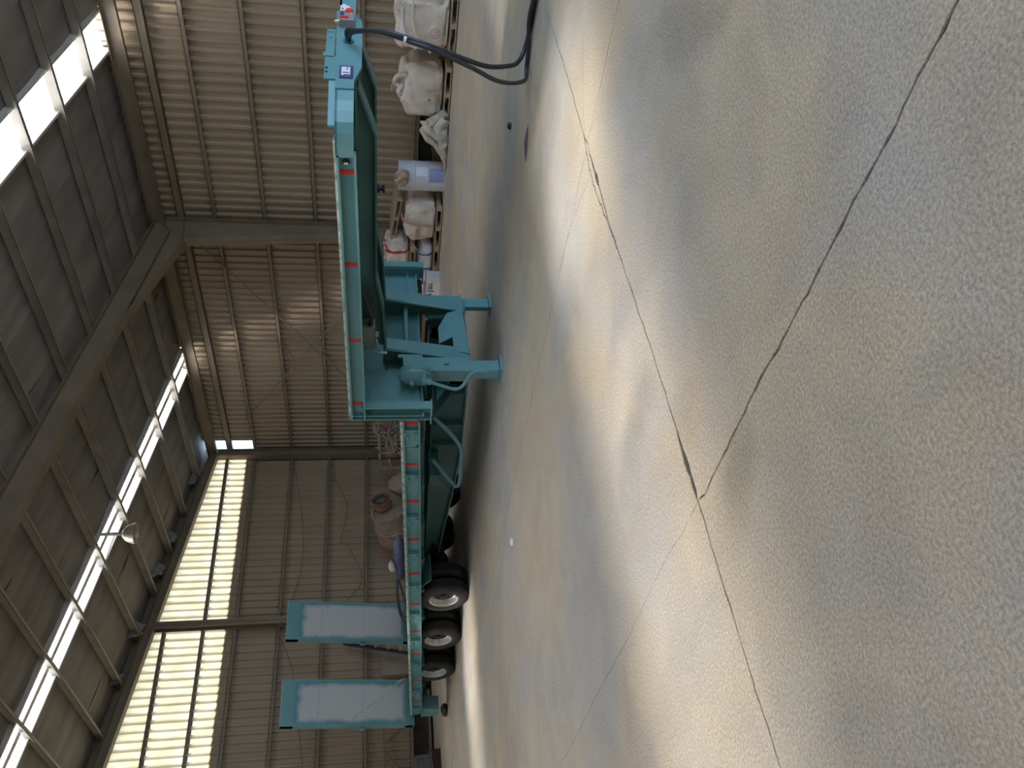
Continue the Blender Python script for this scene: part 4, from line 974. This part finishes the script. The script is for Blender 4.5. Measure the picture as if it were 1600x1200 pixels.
for (p, q) in (((14.8, 19.75, 0.95), (15.5, 19.72, 1.12)), ((15.0, 19.7, 1.2), (16.2, 19.72, 1.0)), ((15.3, 20.2, 1.0), (15.35, 20.2, 1.5)), ((14.7, 19.9, 1.1), (14.72, 20.7, 1.0))):
    jbar('loose_bar', p, q, 0.05)
hc = MB()
for k in range(5): hc.tube([(15.95 + 0.33 * math.cos(t * .35) + 0.02 * k, 19.85 + 0.05 * k, 1.30 + 0.2 * math.sin(t * .35) + 0.015 * k) for t in range(18)], 0.018, 6, True)
o = hc.build('hose_coil', mat('dusty_hose', srgb(150, 132, 114), 0.8), smooth=60); tag(o, 'coil of dusty hose hooked over the brown tube rack', 'hose')
MB().box(15.75, 15.82, 19.74, 19.77, 1.15, 1.3).build('red_tag', STRIPE_R, jf)
sk = lump((0, 0, 0), (0.75, 0.6, 1.12), 31, 0.06, 0.7, (22, 16), 0.3).build('sack', JUNK, smooth=60); sk.location = (14.25, 20.6, 0)
tag(sk, 'slumped brown sack standing between the tube rack and the round machine', 'sack')
# round machine: upright tank with a fan on top, lying tilted towards the room
mc = empty('dust_collector', (13.1, 21.1, 0), 'big round brown machine with a rusty fan housing, behind the deck', 'machine')
ax = Vector((0.30, -0.87, 0.22)).normalized()
base = Vector((13.0, 21.5, 0.9))
prof = [(0, 0), (0.46, 0), (0.5, 0.04), (0.5, 0.42), (0.52, 0.44), (0.52, 0.48), (0.49, 0.5), (0.47, 0.95), (0.50, 0.98), (0.50, 1.05), (0.45, 1.06), (0.42, 1.0), (0, 0.98)]
MB().lathe(prof, base, ax, 36, False).build('tank', JUNK, mc, smooth=35)
ft = base + ax * 1.0 + Vector((0.22, 0.05, 0.15))
MB().lathe([(0.26, 0), (0.28, 0.02), (0.27, 0.22), (0.29, 0.24), (0.29, 0.27), (0.25, 0.27), (0.25, 0.2), (0, 0.2)], ft, ax, 28, False).build('fan_housing', RUST, mc, smooth=35)
MB().lathe([(0, 0.215), (0.245, 0.212)], ft, ax, 24, False).build('fan_grille', DARK, mc)
fb = MB()
sa = ax.cross(Vector((0, 0, 1))).normalized(); sb2 = ax.cross(sa)
for k in range(12):
    a = 2 * math.pi * k / 12; dv = math.cos(a) * sa + math.sin(a) * sb2
    fb.bar(ft + ax * 0.225 + dv * 0.02, ft + ax * 0.225 + dv * 0.24, 0.012, 0.012)
fb.build('grille_bars', JUNK, mc)
lt = base + ax * 0.62 + Vector((-0.42, -0.15, 0.1))
MB().bar(lt, lt + Vector((0.15, -0.02, -0.2)), 0.06, 0.05).build('clamp', RIM, mc)
for p in ((12.9, 20.85), (13.45, 20.75), (12.85, 21.4), (13.35, 21.4)):
    MB().bar((p[0], p[1], 0), (p[0], p[1], 0.55), 0.07, 0.07).build('leg', JUNK, mc)
# navy cloth and cable ring lying on the deck
nc = lump((0, 0, 0), (0.32, 1.6, 0.2), 17, 0.08, 0.8, (26, 14), 0.2, 6, 0.03).build('navy_cloth', NAVY, smooth=60)
nc.location = (8.72, 15.25, zd(15.25) + 0.04); nc.rotation_euler = (-0.047, 0, 0); tag(nc, 'bundled navy cloth lying on the far edge of the deck', 'cloth')
w2 = lump((0, 0, 0), (0.16, 0.22, 0.1), 27, 0.05, 0.8, (14, 8)).build('pale_rag', CLOTH, smooth=60); w2.location = (8.68, 15.5, zd(15.5) + 0.25)
tag(w2, 'small pale rag tucked on top of the navy cloth', 'cloth')
rc = MB()
for k, rr in enumerate((0.56, 0.47)):
    rc.tube([(8.50 + 0.45 * rr / 0.56 * math.sin(2 * math.pi * t / 32), 16.62 + rr * math.cos(2 * math.pi * t / 32), zd(16.6) + 0.15 + 0.10 * math.sin(2 * math.pi * t / 32) + 0.02 * math.cos(4 * math.pi * t / 32) - 0.02 * k) for t in range(32)], 0.02, 7, True)
o = rc.build('cable_ring', HOSE, smooth=70); tag(o, 'black loop of cable lying on the deck beside the navy cloth', 'cable')
# ladder leaning on the gable and a sheet of board
ld = empty('ladder', (9.4, 21.6, 0), 'dark ladder leaning against the back wall between the two ramps', 'ladder')
a0, a1 = Vector((9.15, 21.2, 0)), Vector((10.05, 22.1, 2.35)); sd = Vector((0.27, -0.05, 0))
for s_ in (0, 1): MB().bar(a0 + sd * s_, a1 + sd * s_, 0.05, 0.11).build('rail', DARK, ld)
for k in range(7):
    t = (k + 0.6) / 7.2; MB().bar(a0 + (a1 - a0) * t, a0 + (a1 - a0) * t + sd, 0.04, 0.06).build('rung', JUNK, ld)
o = MB().hexa([(9.05, 21.95, 0), (10.2, 21.95, 0), (10.2, 21.99, 0), (9.05, 21.99, 0), (9.12, 22.15, 1.32), (10.2, 22.15, 1.35), (10.2, 22.19, 1.35), (9.12, 22.19, 1.32)]).build('board_sheet', mat('pale_board', srgb(150, 138, 122), 0.8, col2=srgb(132, 120, 106), scale=2))
tag(o, 'pale board sheet leaning on the back wall behind the ladder', 'board')
# grey crates on a dark steel bench, back left of the trailer
bn = empty('steel_bench', (6.0, 20.9, 0), 'dark rusty steel bench at the back wall left of the trailer', 'bench')
MB().box(4.6, 6.55, 20.35, 21.2, 0.20, 0.26).build('top', BOARD, bn)
MB().box(4.6, 6.52, 20.3, 20.36, 0.0, 0.20).build('apron', mat('dark_rust', srgb(62, 48, 42), 0.85), bn)
MB().box(6.46, 6.52, 20.36, 21.2, 0.0, 0.20).build('side', mat('dark_rust', srgb(62, 48, 42), 0.85), bn)
MB().bar((6.45, 20.32, 0.24), (4.9, 20.25, 0.06), 0.03, 0.03).build('stay_rod', CABLE, bn)
for (nm, x0, x1, z0, z1, lab) in (('steel_crate', 5.6, 6.42, 0.262, 0.60, 'lower weathered grey crate on the dark bench'), ('steel_crate', 5.2, 6.12, 0.602, 0.78, 'upper shallow grey crate stacked on the bench')):
    ct = empty(nm, (x0, 20.7, z0), lab, 'crate', 'grey crates on the bench')
    MB().box(x0, x1, 20.45, 21.1, z0, z1).build('body', GREYB, ct)
    MB().box(x0 - .02, x1 + .02, 20.43, 20.45, z1 - 0.06, z1).build('rim', GREYB, ct)
    MB().box(x1 - .06, x1 + .02, 20.42, 20.45, z0, z1 - 0.06).build('corner_post', GREYB, ct)
    MB().box(x1, x1 + .02, 20.45, 21.1, z1 - 0.06, z1).build('rim', GREYB, ct)
# small things on the floor
o = lump((0, 0, 0), (0.2, 0.32, 0.1), 61, 0.06, 0.8, (18, 10), 0.3).build('black_rag', DARK, smooth=40); o.location = (6.55, 17.9, 0)
tag(o, 'small black rag lump on the floor behind the rear wheel', 'rag')
o = MB().add([(7.60, 4.50, 0.004), (7.58, 4.66, 0.02), (7.49, 4.76, 0.012), (7.44, 4.86, 0.005), (7.44, 4.72, 0.004), (7.51, 4.58, 0.004), (7.52, 4.68, 0.03)],
             [(0, 1, 6), (1, 2, 6), (2, 3, 6), (3, 4, 6), (4, 5, 6), (5, 0, 6)]).build('paper_scrap', mat('brown_scrap', srgb(96, 84, 82), 0.8))
tag(o, 'brown curled scrap lying on the floor under the gooseneck', 'scrap')
o = lump((0, 0, 0), (0.035, 0.045, 0.025), 71, 0.01, 0.8, (10, 6)).build('pebble', DARK, smooth=50); o.location = (8.55, 5.1, 0)
tag(o, 'tiny dark pebble on the shaded floor beside the brown scrap', 'pebble')
o = lump((0, 0, 0), (0.05, 0.06, 0.012), 72, 0.004, 0.8, (10, 6)).build('paper_bit', WHITE, smooth=50); o.location = (4.85, 8.2, 0)
tag(o, 'tiny white paper bit on the open floor in front of the wheels', 'scrap')
# pendant lamp
LX, LY, LZ = 10.78, 17.3, 6.93
lm = empty('pendant_lamp', (LX, LY, LZ), 'unlit bell-shaped pendant lamp hanging below the far roof light', 'lamp')
MB().lathe([(0.03, 0.29), (0.085, 0.28), (0.17, 0.21), (0.22, 0.10), (0.245, 0.0), (0.235, 0.0), (0.21, 0.09), (0.16, 0.195), (0.075, 0.265), (0.03, 0.27)], (LX, LY, LZ), (0, 0, 1), 32).build('shade', LAMP, lm, smooth=50)
MB().lathe([(0, 0.38), (0.035, 0.38), (0.035, 0.28), (0, 0.28)], (LX, LY, LZ), (0, 0, 1), 14, False).build('socket', LAMP, lm, smooth=40)
MB().bar((LX, LY, LZ + 0.36), (LX, LY, zr(LX) - 0.16), 0.06, 0.05).build('hanger_bar', TRIMW, lm)
MB().lathe([(0, 0.0), (0.05, 0.02), (0.06, 0.08), (0.03, 0.16)], (LX, LY, LZ + 0.1), (0, 0, 1), 14, False).build('bulb', WHITE, lm, smooth=60)
MB().tube([(LX, LY, LZ + 0.45), (LX - 2.2, LY + 0.2, LZ + 0.75)], 0.008, 5).build('stay_wire', CABLE, lm)
